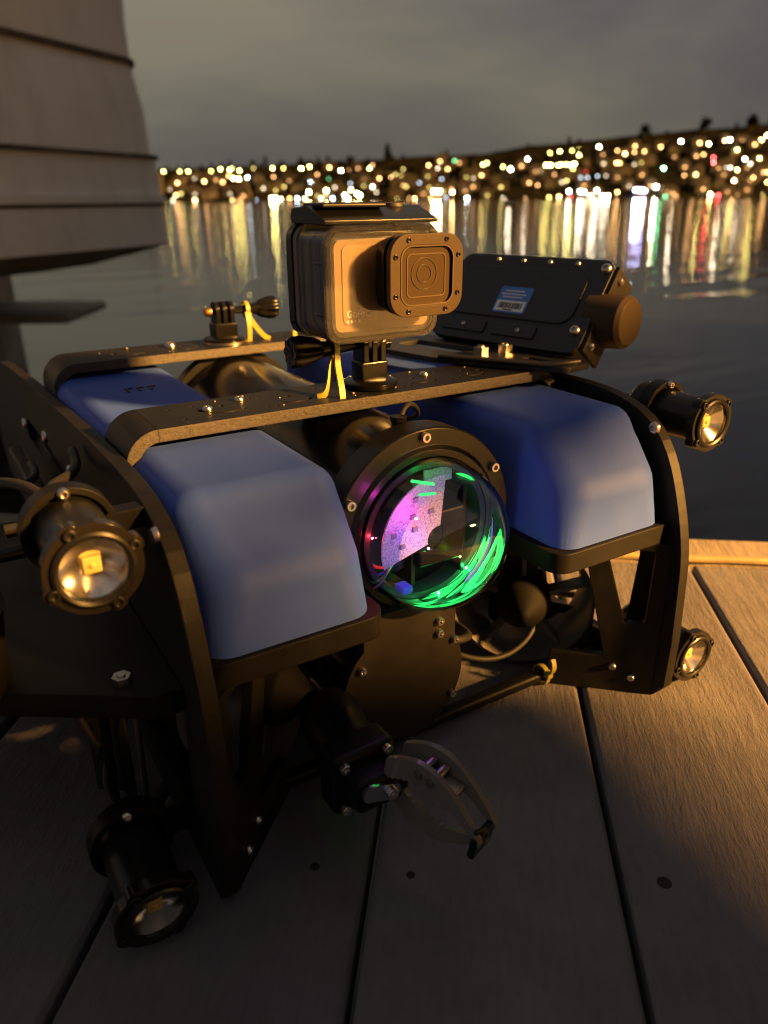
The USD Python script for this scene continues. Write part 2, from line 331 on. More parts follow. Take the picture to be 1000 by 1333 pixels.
# added unseen post and arm, shaped to shade a band of the robot
dv = thing('davit', 'added post with a thick arm, unseen behind the viewer, shaped to shade the robot', 'davit', LN*0.70+LE*-1.0)
def LV(a, s_, b): return LN*a+LE*s_+np.array([0, 0, b+K*-s_])
av = []
for a, lo, hi in ((-0.135, 0.214, 0.262), (-0.05, 0.203, 0.262), (0.05, 0.168, 0.250), (0.14, 0.166, 0.240), (0.178, 0.190, 0.244), (0.74, 0.180, 0.250)):
    av += [LV(a, -1.03, lo-0.012), LV(a, -0.97, lo+0.012), LV(a, -0.97, hi+0.012), LV(a, -1.03, hi-0.012)]
af = []
for i in range(5):
    for j in range(4): p, q = 4*i+j, 4*i+(j+1) % 4; af += [(p, q, q+4), (p, q+4, p+4)]
af += [(0, 2, 1), (0, 3, 2), (20, 21, 22), (20, 22, 23)]
part(dv, 'arm', trimesh.Trimesh(np.array(av), np.array(af), process=False), boxm, smooth=False)
part(dv, 'post', rod(LN*0.70+LE*-1.0, LV(0.70, -1.0, 0.16), 0.05, 16), boxm)
# added unseen building on the right; blocks lamp light from the moored boat
bh = thing('boathouse', 'added dark building, unseen behind the viewer on the right, to shade the boat', 'boathouse', (4.0, -3.4, WL0))
TB = frame((3.05, -2.5, 0), LN, LE, (0, 0, 1))
part(bh, 'wall', put(box((0, -3.0, WL0-0.5), (5.5, 0, 6.6)), TB), boxm, smooth=False)
part(bh, 'roof', put(ext(Polygon([(-0.1, 6.605), (5.7, 6.605), (2.8, 8.2)]), 3.3, frame((0, 0.1, 0), (1, 0, 0), (0, 0, 1), (0, -1, 0))), TB), boxm, smooth=False)

# ------------------------------------------------------------------ water
WL = -0.62
wm = mat('lake_water', {
    'geo': ('geometry', {}),
    'm1': ('mapping', {'rotation': (0, 0, YAW), 'scale': (0.22, 1.0, 1.0)}), 'm2': ('mapping', {'rotation': (0, 0, YAW+0.1), 'scale': (0.35, 1.0, 1.0)}),
    'n1': ('noise_texture', {'scale': 1.5, 'detail': 4.0, 'roughness': 0.55, 'distortion': 0.4}), 'n2': ('noise_texture', {'scale': 7.0, 'detail': 3.0, 'roughness': 0.5}),
    'a': ('math', {'math_type': 'multiply_add', 'value2': 0.12}),
    'bu': ('bump', {'distance': 0.024, 'strength': 1.0}),
    'p': ('principled_bsdf', {'base_color': (0.006, 0.008, 0.010), 'roughness': 0.055, 'ior': 1.5}),
}, [('geo.position', 'm1.vector'), ('geo.position', 'm2.vector'), ('m1.vector', 'n1.vector'), ('m2.vector', 'n2.vector'), ('n2.fac', 'a.value1'), ('n1.fac', 'a.value3'), ('a.value', 'bu.height'), ('bu.normal', 'p.normal')], surface='p.BSDF')
FH = np.array([math.sin(YAW), math.cos(YAW), 0]); RH = np.array([math.cos(YAW), -math.sin(YAW), 0])
TW = frame((0, 0, 0), RH, FH, (0, 0, 1))
g = trimesh.creation.box((6000, 6000, 0.1)); g.apply_translation((0, 0, WL-0.05))
top('water', put(g, TW), wm, kind='structure', smooth=False)
# ------------------------------------------------------------------ far shore: a hillside of houses, trees and lamps
D0, D1 = 560.0, 720.0
def ridge(v):
    px = v/640*FPX+500
    yr = np.interp(px, [-400, 200, 330, 480, 560, 640, 700, 780, 900, 1000, 1400], [226, 224, 222, 217, 214, 212, 203, 198, 189, 182, 165])
    yh = 258.5
    return (yh-yr)/FPX*D1*1.02 - WL
def hill_z(v, w):
    u = np.clip((w-D0)/(D1-D0), 0, 1)
    return WL + 0.4 + (ridge(v)-0.4)*(0.12*np.sqrt(u)+0.88*u) 
vs, ws = np.linspace(-620, 620, 125), np.r_[D0-6, D0-0.5, np.linspace(D0, D1, 22), D1+60]
V, Wg = np.meshgrid(vs, ws, indexing='ij')
Zg = hill_z(V, Wg) + (meshkit.fbm(np.stack([V/30, Wg/30, V*0], -1), 3, 5)-0.5)*3.0*np.clip((Wg-D0)/40, 0, 1)
Zg[:, 0] = WL-3; Zg[:, -1] = WL
P3 = (V[..., None]*RH + Wg[..., None]*FH) + Zg[..., None]*np.array([0, 0, 1.0]) + np.array([CAM[0], CAM[1], 0])
n1, n2 = V.shape; I = np.arange(n1*n2).reshape(n1, n2)
F = np.vstack([np.stack([I[:-1, :-1], I[1:, :-1], I[1:, 1:]], -1).reshape(-1, 3), np.stack([I[:-1, :-1], I[1:, 1:], I[:-1, 1:]], -1).reshape(-1, 3)])
hillm = principled('dark_wooded_ground', (0.0045, 0.005, 0.004), 0.95, vary=(0.08, (0.010, 0.0095, 0.0075)), spec=0.0)
top('hillside', trimesh.Trimesh(P3.reshape(-1, 3), F, process=False), hillm, kind='structure', smooth=True)
def shore_point(v, w, dz=0.0):
    return RH*v + FH*w + np.array([CAM[0], CAM[1], float(hill_z(v, w))+dz])
def on_hill(px, py, lift):
    """where the ray through this direction meets the surface that lies LIFT above the hillside: (v, w, point)."""
    d = ray(px, py); fh, rh = d @ FH, d @ RH
    best = None
    for w in np.linspace(D0+2, D1, 400):
        t = w/fh; v = rh*t; zz = CAM[2]+d[2]*t
        gap = zz-(float(hill_z(v, w))+lift)
        if best is None or abs(gap) < best[0]: best = (abs(gap), v, w, zz)
        if gap < 0 and w > D0+3: break
    return best[1], best[2], best[3]
COL = {'Y': (1.0, 0.80, 0.22), 'o': (1.0, 0.50, 0.18), 'w': (1.0, 0.82, 0.56), 'b': (0.72, 0.86, 1.0), 'g': (0.25, 1.0, 0.42), 'r': (1.0, 0.06, 0.06), 'v': (0.52, 0.50, 1.0)}
COLN = {'Y': 'yellow', 'o': 'orange', 'w': 'warm white', 'b': 'cool white', 'g': 'green', 'r': 'red', 'v': 'violet'}
LIGHTS = '''213,223,Y,3 234,223,Y,2.5 245,223,Y,3 275,223,Y,3 287,220,Y,3 299,221,Y,3 302,219,Y,2 312,222,Y,3 330,219,Y,1 355,219,Y,3 369,219,Y,2 381,221,Y,1 392,219,Y,4
202,231,o,2 206,230,g,1.2 205,240,r,1.5 231,238,o,2.5 254,232,w,1.5 249,241,w,1 266,236,o,2.5 275,233,o,1.5 281,234,o,1 290,237,o,2 298,229,o,2 304,232,Y,4 311,233,Y,4 322,231,b,3 356,230,o,1.5
341,237,g,.7 343,245,w,1 359,248,Y,1 370,243,Y,1 380,231,o,.8 270,250,w,1.5 289,251,o,1.5 294,252,o,2 229,254,o,2 212,264,o,2.5 225,261,w,1.5 227,266,o,2.5 254,261,o,3 317,255,o,1 338,262,o,1.2
354,258,Y,4.5 358,258,Y,4 366,259,w,1.5 377,258,o,1.5 387,258,b,2 403,217,Y,3.5 429,218,o,2.5 444,222,w,4 413,227,o,1.5 404,237,b,4 428,233,g,1 454,221,o,1 466,219,o,1.2 481,219,Y,3 485,215,o,1.5
436,244,w,1 402,250,Y,4 425,248,Y,4 430,252,o,2.5 424,253,o,1.5 457,247,o,3 465,252,Y,4 469,254,Y,3 456,239,b,1 466,234,o,2 472,234,o,1.2 486,235,o,2.5 485,243,w,2.5 494,232,o,2 490,250,w,1 510,231,o,2.5
515,227,Y,1 522,229,Y,1 526,227,Y,1.5 525,220,Y,1 525,241,o,1 397,258,w,1.5 418,258,w,1.5 433,258,b,2 449,254,w,3 453,258,w,3 426,261,o,1.5 540,259,o,3 533,258,o,1 561,259,o,3 565,249,o,5 572,249,o,5
589,250,o,3.5 546,238,b,1 575,233,b,1.2 558,215,o,2.5 573,210,o,2 576,206,o,2 570,219,w,1.5 561,225,w,1 583,220,o,2 592,209,g,1.5 581,257,b,1 598,212,o,1.2 613,209,o,1.2 612,219,o,1.5 629,214,Y,3 634,212,Y,2.5
627,228,o,2 655,217,Y,2.5 665,220,w,5 679,216,o,1.5 687,207,w,4 699,215,w,1 716,199,Y,2.5 729,197,Y,3 745,196,Y,2 753,193,Y,2.5 754,202,Y,3 780,191,w,5 711,215,Y,4 717,215,Y,4 727,215,Y,3 731,214,Y,3
738,214,Y,3 744,215,Y,4 748,213,Y,4 746,220,Y,2 785,201,o,1.2 766,207,g,1.5 786,213,w,1 608,258,b,3.5 616,243,o,1 689,238,o,1.5 700,241,o,1.2 738,235,Y,1.5 741,249,w,3.5 756,249,w,4 761,250,w,3 777,248,w,3.5
728,256,o,2.5 743,256,r,1.6 769,255,o,3.5 785,255,w,4 791,255,w,4 756,231,b,1 765,231,b,1 778,229,b,1 763,223,r,.7 804,196,o,2 814,200,o,3 827,190,o,1.8 826,198,o,2 839,197,o,2 861,191,o,3 887,184,w,5
876,198,o,3 911,186,o,2.5 923,187,Y,4 944,183,o,3 951,182,w,5 991,182,Y,4 966,183,o,1.2 983,188,o,2 960,195,Y,3.5 999,176,Y,4 907,203,o,1.5 916,201,o,2 929,205,r,3 929,212,r,4 864,219,g,4.5 803,212,o,2.5 807,212,Y,2
826,214,w,1 941,218,w,1.2 945,218,w,1.2 951,218,w,2 960,221,Y,3 970,207,w,4 977,213,w,2 989,206,Y,3 993,224,o,2.5 999,224,o,2.5 906,227,o,2.5 910,224,o,3 891,228,o,1.5 956,235,o,4 976,231,o,2 981,231,o,2
986,230,o,2 969,244,o,2 999,237,o,2.5 814,236,w,7 828,247,v,5 834,247,v,5 839,248,v,4 854,243,w,8 804,250,o,2 786,258,o,2 925,253,Y,3.5 916,246,o,1 876,252,o,1.2 797,229,o,1 866,256,g,2.5 874,257,Y,3.5 944,256,w,2 953,257,o,3 962,256,b,2.5 970,256,o,2.5 983,256,o,3 993,255,Y,2.5 935,254,r,2.5
655,258,w,1.5 685,258,o,2 715,257,Y,2 880,256,o,2 911,256,o,2 247,262,Y,2 280,262,Y,2.5 303,261,o,2.5 312,261,o,2 334,261,b,1.2 420,261,o,2 517,259,Y,1'''.split()
def bucket(s): return min((0.7, 1.0, 1.5, 2.0, 2.5, 3.0, 4.0, 5.0, 7.0), key=lambda q: abs(q-s))
STR = {0.7: 0.7, 1.0: 1.3, 1.5: 2.4, 2.0: 4.2, 2.5: 7, 3.0: 11, 4.0: 26, 5.0: 58, 7.0: 140}
lampm, postm = {}, principled('dark_lamp_post', (0.03, 0.03, 0.03), 0.6)
wallms = [principled('house_wall_%s' % n, c, 0.8) for n, c in (('tan', (0.025, 0.022, 0.018)), ('grey', (0.017, 0.017, 0.0165)), ('brown', (0.014, 0.011, 0.008)), ('pale', (0.040, 0.038, 0.036)))]
roofm = principled('dark_house_roof', (0.010, 0.0095, 0.009), 0.85)
def glow(c, b):
    if (c, b) not in lampm:
        lampm[c, b] = emitter('%s_glow_%d' % (COLN[c].replace(' ', '_'), int(b*10)), COL[c], STR[b])
    return lampm[c, b]
protos = {}
def street_lamp(px, py, c, s):
    s = s*(1.25 if py >= 240 else 1.0); b = bucket(s); lift = 5.0 if py < 250 else 3.0
    v, w, zz = on_hill(px, py, lift)
    base = shore_point(v, w); h = zz-base[2]
    base[2] = zz-lift                                            # foot of the post, in the ground or on a bank
    key = ('lamp', c, b, lift)
    word = {'r': 'red signal lamp', 'g': 'green lamp', 'v': 'violet floodlight at the waterfront'}.get(c, '%s lamp' % COLN[c])
    size = 'bright ' if b >= 4 else 'faint ' if b <= 1.5 else ''
    where = 'near the far waterline' if py > 250 else 'along the ridge line' if py < 212 and px > 640 or py < 224 and px <= 640 else 'on the far hillside'
    label = f'{size}{word} {where} across the lake' if c != 'v' else 'violet floodlight at the far waterline between two white floodlights'
    grp = f'{size}{COLN[c]} lamps {where}'
    if key in protos:
        return dup(protos[key], base, label, grp)
    t = thing('street_lamp', label, 'lamp', base, grp)
    part(t, 'post', rod(base, base+[0, 0, lift-0.5], 0.14, 6), postm)
    m = trimesh.creation.icosphere(1, 0.62); m.apply_translation(base+[0, 0, lift])
    part(t, 'lamp_head', m, glow(c, b), smooth=True)
    protos[key] = t
    return t
def house(px, py, c, s, lit=True):
    b = bucket(s); lift = 2.2
    v, w, zz = on_hill(px, py, lift)
    base = RH*v + FH*(w+0.05) + np.array([CAM[0], CAM[1], zz-lift])
    kind = rng.randrange(4); key = ('house', c if lit else '-', b if lit else 0, kind)
    wallw = ['tan', 'grey', 'brown', 'pale'][kind]
    if lit:
        label = f'{wallw} hillside house with one {"bright " if b >= 3 else "faint " if b <= 1.5 else ""}{COLN[c]} lit window'; grp = f'{wallw} houses with a {"bright" if b >= 3 else "faint" if b <= 1.5 else ""} {COLN[c]} window'.replace('a  ', 'a ').replace(' a orange', ' an orange')
    else:
        label = f'unlit {wallw} house among trees on the far hillside'; grp = f'unlit {wallw} houses'
    if key in protos: return dup(protos[key], base, label, grp)
    t = thing('house', label, 'house', base, grp)
    sx, sy, hh = [(4.2, 3.5, 4.6), (3.6, 3.2, 5.4), (5.0, 3.6, 4.2), (3.4, 3.0, 5.0)][kind]
    T = frame(base, RH, FH, (0, 0, 1))
    part(t, 'wall', put(box((-sx, 0, -3), (sx, 2*sy, hh)), T), wallms[kind], smooth=False)
    gable = Polygon([(-sx-0.4, hh+0.01), (sx+0.4, hh+0.01), (0, hh+2.6)]) if kind % 2 else Polygon([(-sx-0.4, hh+0.01), (sx+0.4, hh+0.01), (sx*0.8, hh+1.8), (-sx*0.8, hh+1.8)])
    part(t, 'roof', put(ext(gable, 2*sy+0.8, frame((0, 2*sy+0.4, 0), (1, 0, 0), (0, 0, 1), (0, -1, 0))), T), roofm, smooth=False)
    if lit:
        part(t, 'window', put(box((-0.65, -0.12, lift-0.6), (0.65, -0.02, lift+0.6)), T), glow(c, b), smooth=False)
    for q in range(2):
        part(t, 'window', put(box((-sx*0.7+q*sx*1.2, -0.06, 2.9), (-sx*0.7+q*sx*1.2+0.9, 0.02, 4.0)), T), wpane, smooth=False, label='dark upper window')
    protos[key] = t
    return t
wpane = principled('dark_window_pane', (0.02, 0.02, 0.025), 0.1)
for i, item in enumerate(LIGHTS):
    a = item.split(','); px, py, c, s = float(a[0]), float(a[1]), a[2], float(a[3])
    if c in 'ow' and s <= 3 and i % 3 != 0 and py < 256: house(px, py, c, s)
    else: street_lamp(px, py, c, s)
for k in range(110):
    px = rng.uniform(200, 1010); yr = np.interp(px, [200, 480, 640, 780, 1000], [226, 222, 216, 203, 188])
    house(px, rng.uniform(yr+7, 256), rng.choice('ooowY'), rng.choice([0.7, 0.7, 1.0]), lit=rng.random() < 0.75)
# trees: conifers and round crowns, dark against the sky glow
treem = [principled('dark_conifer_foliage', (0.004, 0.0055, 0.004), 0.95, spec=0.0), principled('dark_broadleaf_foliage', (0.0055, 0.006, 0.0045), 0.95, spec=0.0)]
barkm = principled('bark', (0.06, 0.045, 0.035), 0.9)
def crown_mesh(kind, seed):
    r = np.random.default_rng(seed); n = 420
    if kind == 0:
        h = r.random(n)**0.8; rad = (1-h)*2.6*(0.6+0.4*np.sin(h*38+r.random()*6))+0.15; z0 = 1.5+h*11
    else:
        u = r.normal(size=(n, 3)); u /= np.linalg.norm(u, axis=1)[:, None]
        lob = 1+0.35*np.sin(u[:, 0]*5+seed)+0.3*np.cos(u[:, 1]*4+u[:, 2]*3)
        rr = lob*3.6*r.random(n)**0.4; z0 = 7+u[:, 2]*rr*0.95; rad = np.abs(rr*np.hypot(u[:, 0], u[:, 1]))
    th = r.random(n)*2*PI; c = np.stack([rad*np.cos(th), rad*np.sin(th), z0], -1)
    s = (0.55+0.7*r.random(n))[:, None]
    a, b = r.normal(size=(n, 3)), r.normal(size=(n, 3))
    v = np.stack([c+a*s, c+b*s, c-(a+b)*s*0.7], 1).reshape(-1, 3)
    return trimesh.Trimesh(v, np.arange(3*n).reshape(-1, 3), process=False)
tproto = {}
def tree(v, w, sc):
    kind, seed = rng.choice([0, 1, 1]), rng.randrange(3)
    base = shore_point(v, w, -0.3); where = 'ridge' if w > D1-25 else 'slope'
    label = ['dark pointed conifer', 'dark round-crowned tree'][kind] + {'ridge': ' standing out on the ridge line against the night sky', 'slope': ' between lit houses on the far hillside'}[where]
    grp = ['conifers', 'round trees'][kind] + ' on the ' + where
    if (kind, seed) in tproto: return dup(tproto[kind, seed], base, label, grp, scale=(sc, sc, sc*rng.uniform(0.75, 1.0)), rz=rng.uniform(0, 6))
    t = thing('conifer_tree' if kind == 0 else 'broadleaf_tree', label, 'tree', base, grp)
    part(t, 'trunk', rod(base+[0, 0, -1], base+[0, 0, 9 if kind == 0 else 6], 0.35, 7, 0.12), barkm)
    m = crown_mesh(kind, seed*7+kind); m.apply_translation(base)
    part(t, 'crown', m, treem[kind], smooth=False)
    tproto[kind, seed] = t
for k in range(60):
    px = rng.uniform(195, 1020); v = (px-500)/FPX*D1
    tree(v, D1-rng.uniform(0, 18), rng.uniform(0.28, 0.50) if rng.random() < 0.88 else rng.uniform(0.5, 0.8))
for k in range(85):
    px = rng.uniform(195, 1020); w = rng.uniform(D0+25, D1-25); tree((px-500)/FPX*w, w, rng.uniform(0.4, 0.8))
# ------------------------------------------------------------------ moored boat on the left
hullm = mat('stained_pale_hull_paint', {
    'tc': ('geometry', {}), 'mp': ('mapping', {'scale': (3.0, 3.0, 0.9)}),
    'n': ('noise_texture', {'scale': 2.2, 'detail': 6.0, 'roughness': 0.65}), 'r': ('rgb_ramp', {'ramp': [(0.22, (0.58, 0.57, 0.54)), (0.48, (0.76, 0.77, 0.77)), (0.75, (0.82, 0.83, 0.83))]}),
    'p': ('principled_bsdf', {'roughness': 0.55, 'specular_ior_level': 0.3})},
    [('tc.position', 'mp.vector'), ('mp.vector', 'n.vector'), ('n.fac', 'r.fac'), ('r.color', 'p.base_color')], surface='p.BSDF')
seamm = principled('dark_rusty_seam', (0.06, 0.045, 0.032), 0.8, vary=(9, (0.16, 0.12, 0.085)))
bilge = principled('dark_bottom_paint', (0.22, 0.19, 0.16), 0.7, vary=(5, (0.40, 0.36, 0.30)))
BD = 4.3                                                        # metres to the nearest corner
def BP(px, py, w=BD):
    d = ray(px, py); return CAM + d*(w/(d @ FH))
bo = BP(205, 330); BR, BF = RH, FH
bt = thing('moored_boat', 'stained pale boat stern with horizontal rub rails moored left beyond the deck', 'boat', (bo[0], bo[1], WL))
def BW(v, w, zz): return np.array([bo[0], bo[1], 0]) + BR*v + BF*w + np.array([0, 0, zz])
# (height at the corner, sideways offset of the corner) read from the outline
prof = [(BP(px, py)[2], (BP(px, py)-bo) @ BR + 0.075) for px, py in ((213, 314), (206, 262), (196, 207), (182, 150), (168, 88), (158, 40), (153, -20), (140, -110), (120, -180))]
def corner_ring(zz, v0, r=0.22, slope=0.0, L=3.6, depth=6.0):
    """outline of the stern at one height: the transom runs left from the rounded corner, the side runs away from the viewer."""
    pts = [(-1.6, -1.5), (v0-0.48, -1.5)]
    for a in np.linspace(-0.3, PI/2+0.3, 8): pts.append((v0-r+r*math.cos(a), -r+r*math.sin(a)))
    pts += [(v0-0.9, 0.25), (-1.6, 0.9)]
    return [BW(a, b, zz+slope*(-a)) for a, b in pts]
def loft(rings):
    n = len(rings[0]); v = np.vstack(rings); f = []
    for i in range(len(rings)-1):
        for j in range(n):
            a, b = i*n+j, i*n+(j+1) % n; c, d = a+n, b+n
            f += [(a, b, d), (a, d, c)]
    for j in range(1, n-1):
        f.append((0, j+1, j)); o = (len(rings)-1)*n; f.append((o, o+j, o+j+1))
    return trimesh.Trimesh(v, np.array(f), process=False)
def band(k0, k1, out=0.0, dz0=0.0, dz1=0.0, n=4):
    (z0, v0), (z1, v1) = k0, k1
    return loft([corner_ring(z0+dz0+(z1+dz1-z0-dz0)*q/n, v0+(v1-v0)*q/n+out) for q in range(n+1)])
p = prof
part(bt, 'transom_plank', band(p[0], p[1]), hullm, smooth=40, label='lowest panel of the stern')
part(bt, 'rub_rail', band((p[1][0]-0.006, p[1][1]), (p[1][0]+0.026, p[1][1]), 0.016), hullm, smooth=30)
part(bt, 'seam', band((p[1][0]-0.022, p[1][1]), (p[1][0]-0.0065, p[1][1]), 0.005), seamm, smooth=30)
part(bt, 'transom_plank', band((p[1][0]+0.0265, p[1][1]-0.004), p[2], -0.002), hullm, smooth=40)
part(bt, 'seam', band((p[2][0]-0.012, p[2][1]), (p[2][0]+0.006, p[2][1]), 0.018), seamm, smooth=30)
part(bt, 'transom_plank', loft([corner_ring(*q) for q in ((p[2][0]+0.0065, p[2][1]-0.02), p[3], (p[4][0]-0.02, p[4][1]-0.012))]), hullm, smooth=40)
part(bt, 'seam', band((p[4][0]-0.0195, p[4][1]-0.01), (p[4][0]+0.004, p[4][1]-0.01), 0.018), seamm, smooth=30)
part(bt, 'transom_plank', loft([corner_ring(*q) for q in ((p[4][0]+0.0045, p[4][1]-0.012), p[5], p[6], p[7], p[8])]), hullm, smooth=40)
zt = BP(120, 5)[2]
part(bt, 'vent_slot', put(rbox((-1.4, 0, 0), (-0.26, 0.02, 0.035), 0.006, 8), frame(BW(0, -0.075, zt+0.03), (BR+np.array([0, 0, -0.30]))/np.linalg.norm(BR+np.array([0, 0, -0.30])), BF, np.cross((BR+np.array([0, 0, -0.30]))/np.linalg.norm(BR+np.array([0, 0, -0.30])), BF))), seamm)
# the bottom tucks under the stern and runs down to the keel further in
z0, v0 = p[0]
part(bt, 'bottom', loft([corner_ring(zz, vv, 0.18) for zz, vv in ((z0-0.13, v0-0.62), (z0-0.10, v0-0.40), (z0-0.085, v0-0.34), (z0-0.03, v0-0.10), (z0-0.001, v0))]), bilge, smooth=40)
part(bt, 'keel', loft([[BW(a, b, zz) for a, b in ((-1.6, -1.2), (-1.05, -1.2), (-0.95, -0.5), (-1.0, 0.4), (-1.6, 0.8))] for zz in (WL-0.4, z0-0.15)]), bilge, smooth=30)
# swim platform on brackets, just above the water
zp = BP(60, 410)[2]
plat = BP(118, 392); vp = (plat-bo) @ BR
part(bt, 'swim_platform', put(rbox((-1.3, -0.35, 0), (0, 0.25, 0.05), 0.02, 10), frame(BW(vp, 0.0, max(zp, WL+0.05)), BR, BF, (0, 0, 1))), bilge)
for k in (0.55, 1.5):
    part(bt, 'bracket', put(box((-k-0.04, 0.02, 0.051), (-k, 0.08, z0-0.15-max(zp, WL+0.05))), frame(BW(vp, 0.0, max(zp, WL+0.05)), BR, BF, (0, 0, 1))), seamm)
# ------------------------------------------------------------------ the underwater robot (x: across, -y: its front, towards the viewer)
rov = thing('underwater_robot', 'blue and black underwater robot with a lit clear dome standing on the deck', 'underwater robot', (0, 0.25, 0))
YF, YB = 0.012, 0.60
# --- side panels: sheet plastic with a curved top, windows and a slot
outline = [(0.012, 0.0), (0.003, 0.012), (0.002, 0.05), (0.004, 0.10), (0.008, 0.13), (0.017, 0.160), (0.028, 0.184), (0.042, 0.200), (0.058, 0.209), (0.085, 0.2155), (0.13, 0.2175),
           (0.20, 0.2155), (0.27, 0.211), (0.36, 0.2075), (0.44, 0.203), (0.50, 0.196), (0.55, 0.170), (0.58, 0.14), (0.598, 0.10), (0.60, 0.05), (0.598, 0.012), (0.588, 0.0)]
def smooth_outline(o, a=3, b=-4):
    o = np.array(o); return [tuple(q) for q in o[:a]] + [tuple(q) for q in spline(o[a:b], 70)] + [tuple(q) for q in o[b:]]
op = Polygon(smooth_outline(outline)).buffer(-0.003).buffer(0.003, quad_segs=6)
win1 = Polygon([(0.038, 0.118), (0.150, 0.118), (0.150, 0.028), (0.045, 0.028)]).buffer(-0.012).buffer(0.012, quad_segs=6)
win2 = Polygon([(0.19, 0.10), (0.44, 0.10), (0.44, 0.028), (0.19, 0.028)]).buffer(-0.015).buffer(0.015, quad_segs=6)
slot = Polygon([(0.25, 0.127), (0.52, 0.127), (0.50, 0.151), (0.27, 0.155)]).buffer(-0.006).buffer(0.006, quad_segs=6)
pan = op.difference(unary_union([win1, win2, slot]))
long_out = outline[:7] + [(0.040, 0.197), (0.058, 0.205), (0.085, 0.2095), (0.13, 0.2105), (0.20, 0.2085), (0.27, 0.205), (0.36, 0.200), (0.44, 0.196), (0.50, 0.1915)] + [(0.60, 0.184), (0.70, 0.170), (0.80, 0.152), (0.86, 0.12), (0.86, 0.03), (0.83, 0.0)]
pan_long = Polygon(smooth_outline(long_out)).buffer(-0.003).buffer(0.003, quad_segs=6).difference(unary_union([win1, win2, slot]))
for sx in (1, -1):
    m = ext(pan if sx > 0 else pan_long, 0.0085, TYZ(0.163))
    p = part(rov, 'side_panel', m if sx > 0 else mir(m), hdpe, smooth=30)
    for (by, bz) in ((0.383, 0.161), (0.275, 0.162), (0.195, 0.168), (0.52, 0.14)):
        part(p, 'bolt', screw((sx*0.1716, by, bz), (sx, 0, 0), 0.0055, 0.0032), steel)
    part(p, 'bolt', screw((sx*0.1715 if sx < 0 else 0.1628, 0.040 if sx > 0 else 0.046, 0.199), (-1, 0, 0), 0.0042, 0.0032), steel)
    part(p, 'bolt', screw((sx*0.1715, 0.30, 0.010), (sx, 0, 0), 0.004, 0.003), steel)
    # inner face: bolts of the bottom bracket
    for (by, bz) in ((0.045, 0.018), (0.025, 0.011)):
        part(p, 'bolt', screw((sx*0.1628, by, bz), (-sx, 0, 0), 0.0035, 0.0028), steel)
# --- fairing plates (the brown-lit band under each blue fairing)
for sx in (1, -1):
    pl = unary_union([rrect(0.062, 0.0185, 0.1628, 0.45, 0.012), sbox(0.10, 0.0185, 0.1628, 0.05)])
    m = ext(pl, 0.0135, frame((0, 0, 0.1235), (1, 0, 0), (0, 1, 0), (0, 0, 1)))
    part(rov, 'fairing_plate', m if sx > 0 else mir(m), hdpe, smooth=30)
# --- blue fairings: hulls of spheres, cut flat at the bottom
def fairing(y0, y1, front=True):
    r = 0.013
    s = m3.Manifold.sphere(r, 40); s2 = m3.Manifold.sphere(0.024, 48)
    xo, xi = 0.1615, 0.0675
    pts = []
    zt = 0.2115
    for x in (xi+r, xo-r):
        pts += [s.translate([x, y0+r+0.001, 0.13]), s.translate([x, y1-r, 0.13]), s.translate([x, y1-r, zt-r])]
    pts += [s2.translate([xi+0.0245, y0+0.0265, 0.164]), s2.translate([xo-0.0245, y0+0.0265, 0.164])]
    s3 = m3.Manifold.sphere(0.016, 44)
    for yy in (y0+0.046, y1-0.05):
        pts += [s3.translate([xi+0.0175, yy, zt-0.016]), s3.translate([xo-0.0165, yy, zt-0.016])]
    pts = [q for q in pts]
    h = m3.Manifold.batch_hull(pts).trim_by_plane([0, 0, 1], 0.1375)
    return tri(h)
fr = fairing(0.020, 0.43)
for sx in (1, -1):
    f = part(rov, 'fairing', fr if sx > 0 else mir(fr), blue, smooth=40)
    if sx < 0:                                  # three slanted bars of the raised maker's mark
        for k in range(3):
            ox = -0.122+k*0.0085
            g = Polygon([(0, 0), (0.0016, 0), (0.0016, 0.010), (0.0058, 0.010), (0.0058, 0.0125), (0, 0.0125)])
            part(f, 'emblem_bar', ext(g, 0.0010, frame((ox, 0.285, 0.2112), (1, 0, 0), (0, 1, 0), (0, 0, 1))), hdpe, smooth=False)
# --- crossbars
def crossbar(y0, y1, holes, zt=0.2235, t=0.0075):
    R = 0.020; xe = 0.1625
    L = xe-R
    flat = sbox(-L, y0, L, y1)
    hs = unary_union(holes)
    out = [ext(flat.difference(hs), t, frame((0, 0, zt-t), (1, 0, 0), (0, 1, 0), (0, 0, 1)))]
    arc_o = [(L+R*math.sin(a), zt-R+R*math.cos(a)) for a in np.linspace(0, PI/2, 12)]
    arc_i = [(L+(R-t)*math.sin(a), zt-R+(R-t)*math.cos(a)) for a in np.linspace(0, PI/2, 12)]
    pol = Polygon(arc_o+[(xe, 0.176), (xe-t, 0.176)]+arc_i[::-1])
    e = ext(pol, y1-y0, frame((0, y1, 0), (1, 0, 0), (0, 0, 1), (0, -1, 0)))
    es = ext(pol, 0.0005, frame((0, y0, 0), (1, 0, 0), (0, 0, 1), (0, -1, 0)))
    fs = box((-L, y0-0.0005, zt-t), (L, y0, zt))
    return out+[e, mir(e)], [fs, es, mir(es)]
def smile(cx, cy, L, sag, w=0.0028):
    return LineString([(cx-L/2+L*q, cy-sag*math.sin(PI*q)) for q in np.linspace(0, 1, 9)]).buffer(w/2, quad_segs=3)
def hole(x, y, r=0.0019): return Point(x, y).buffer(r, quad_segs=5)
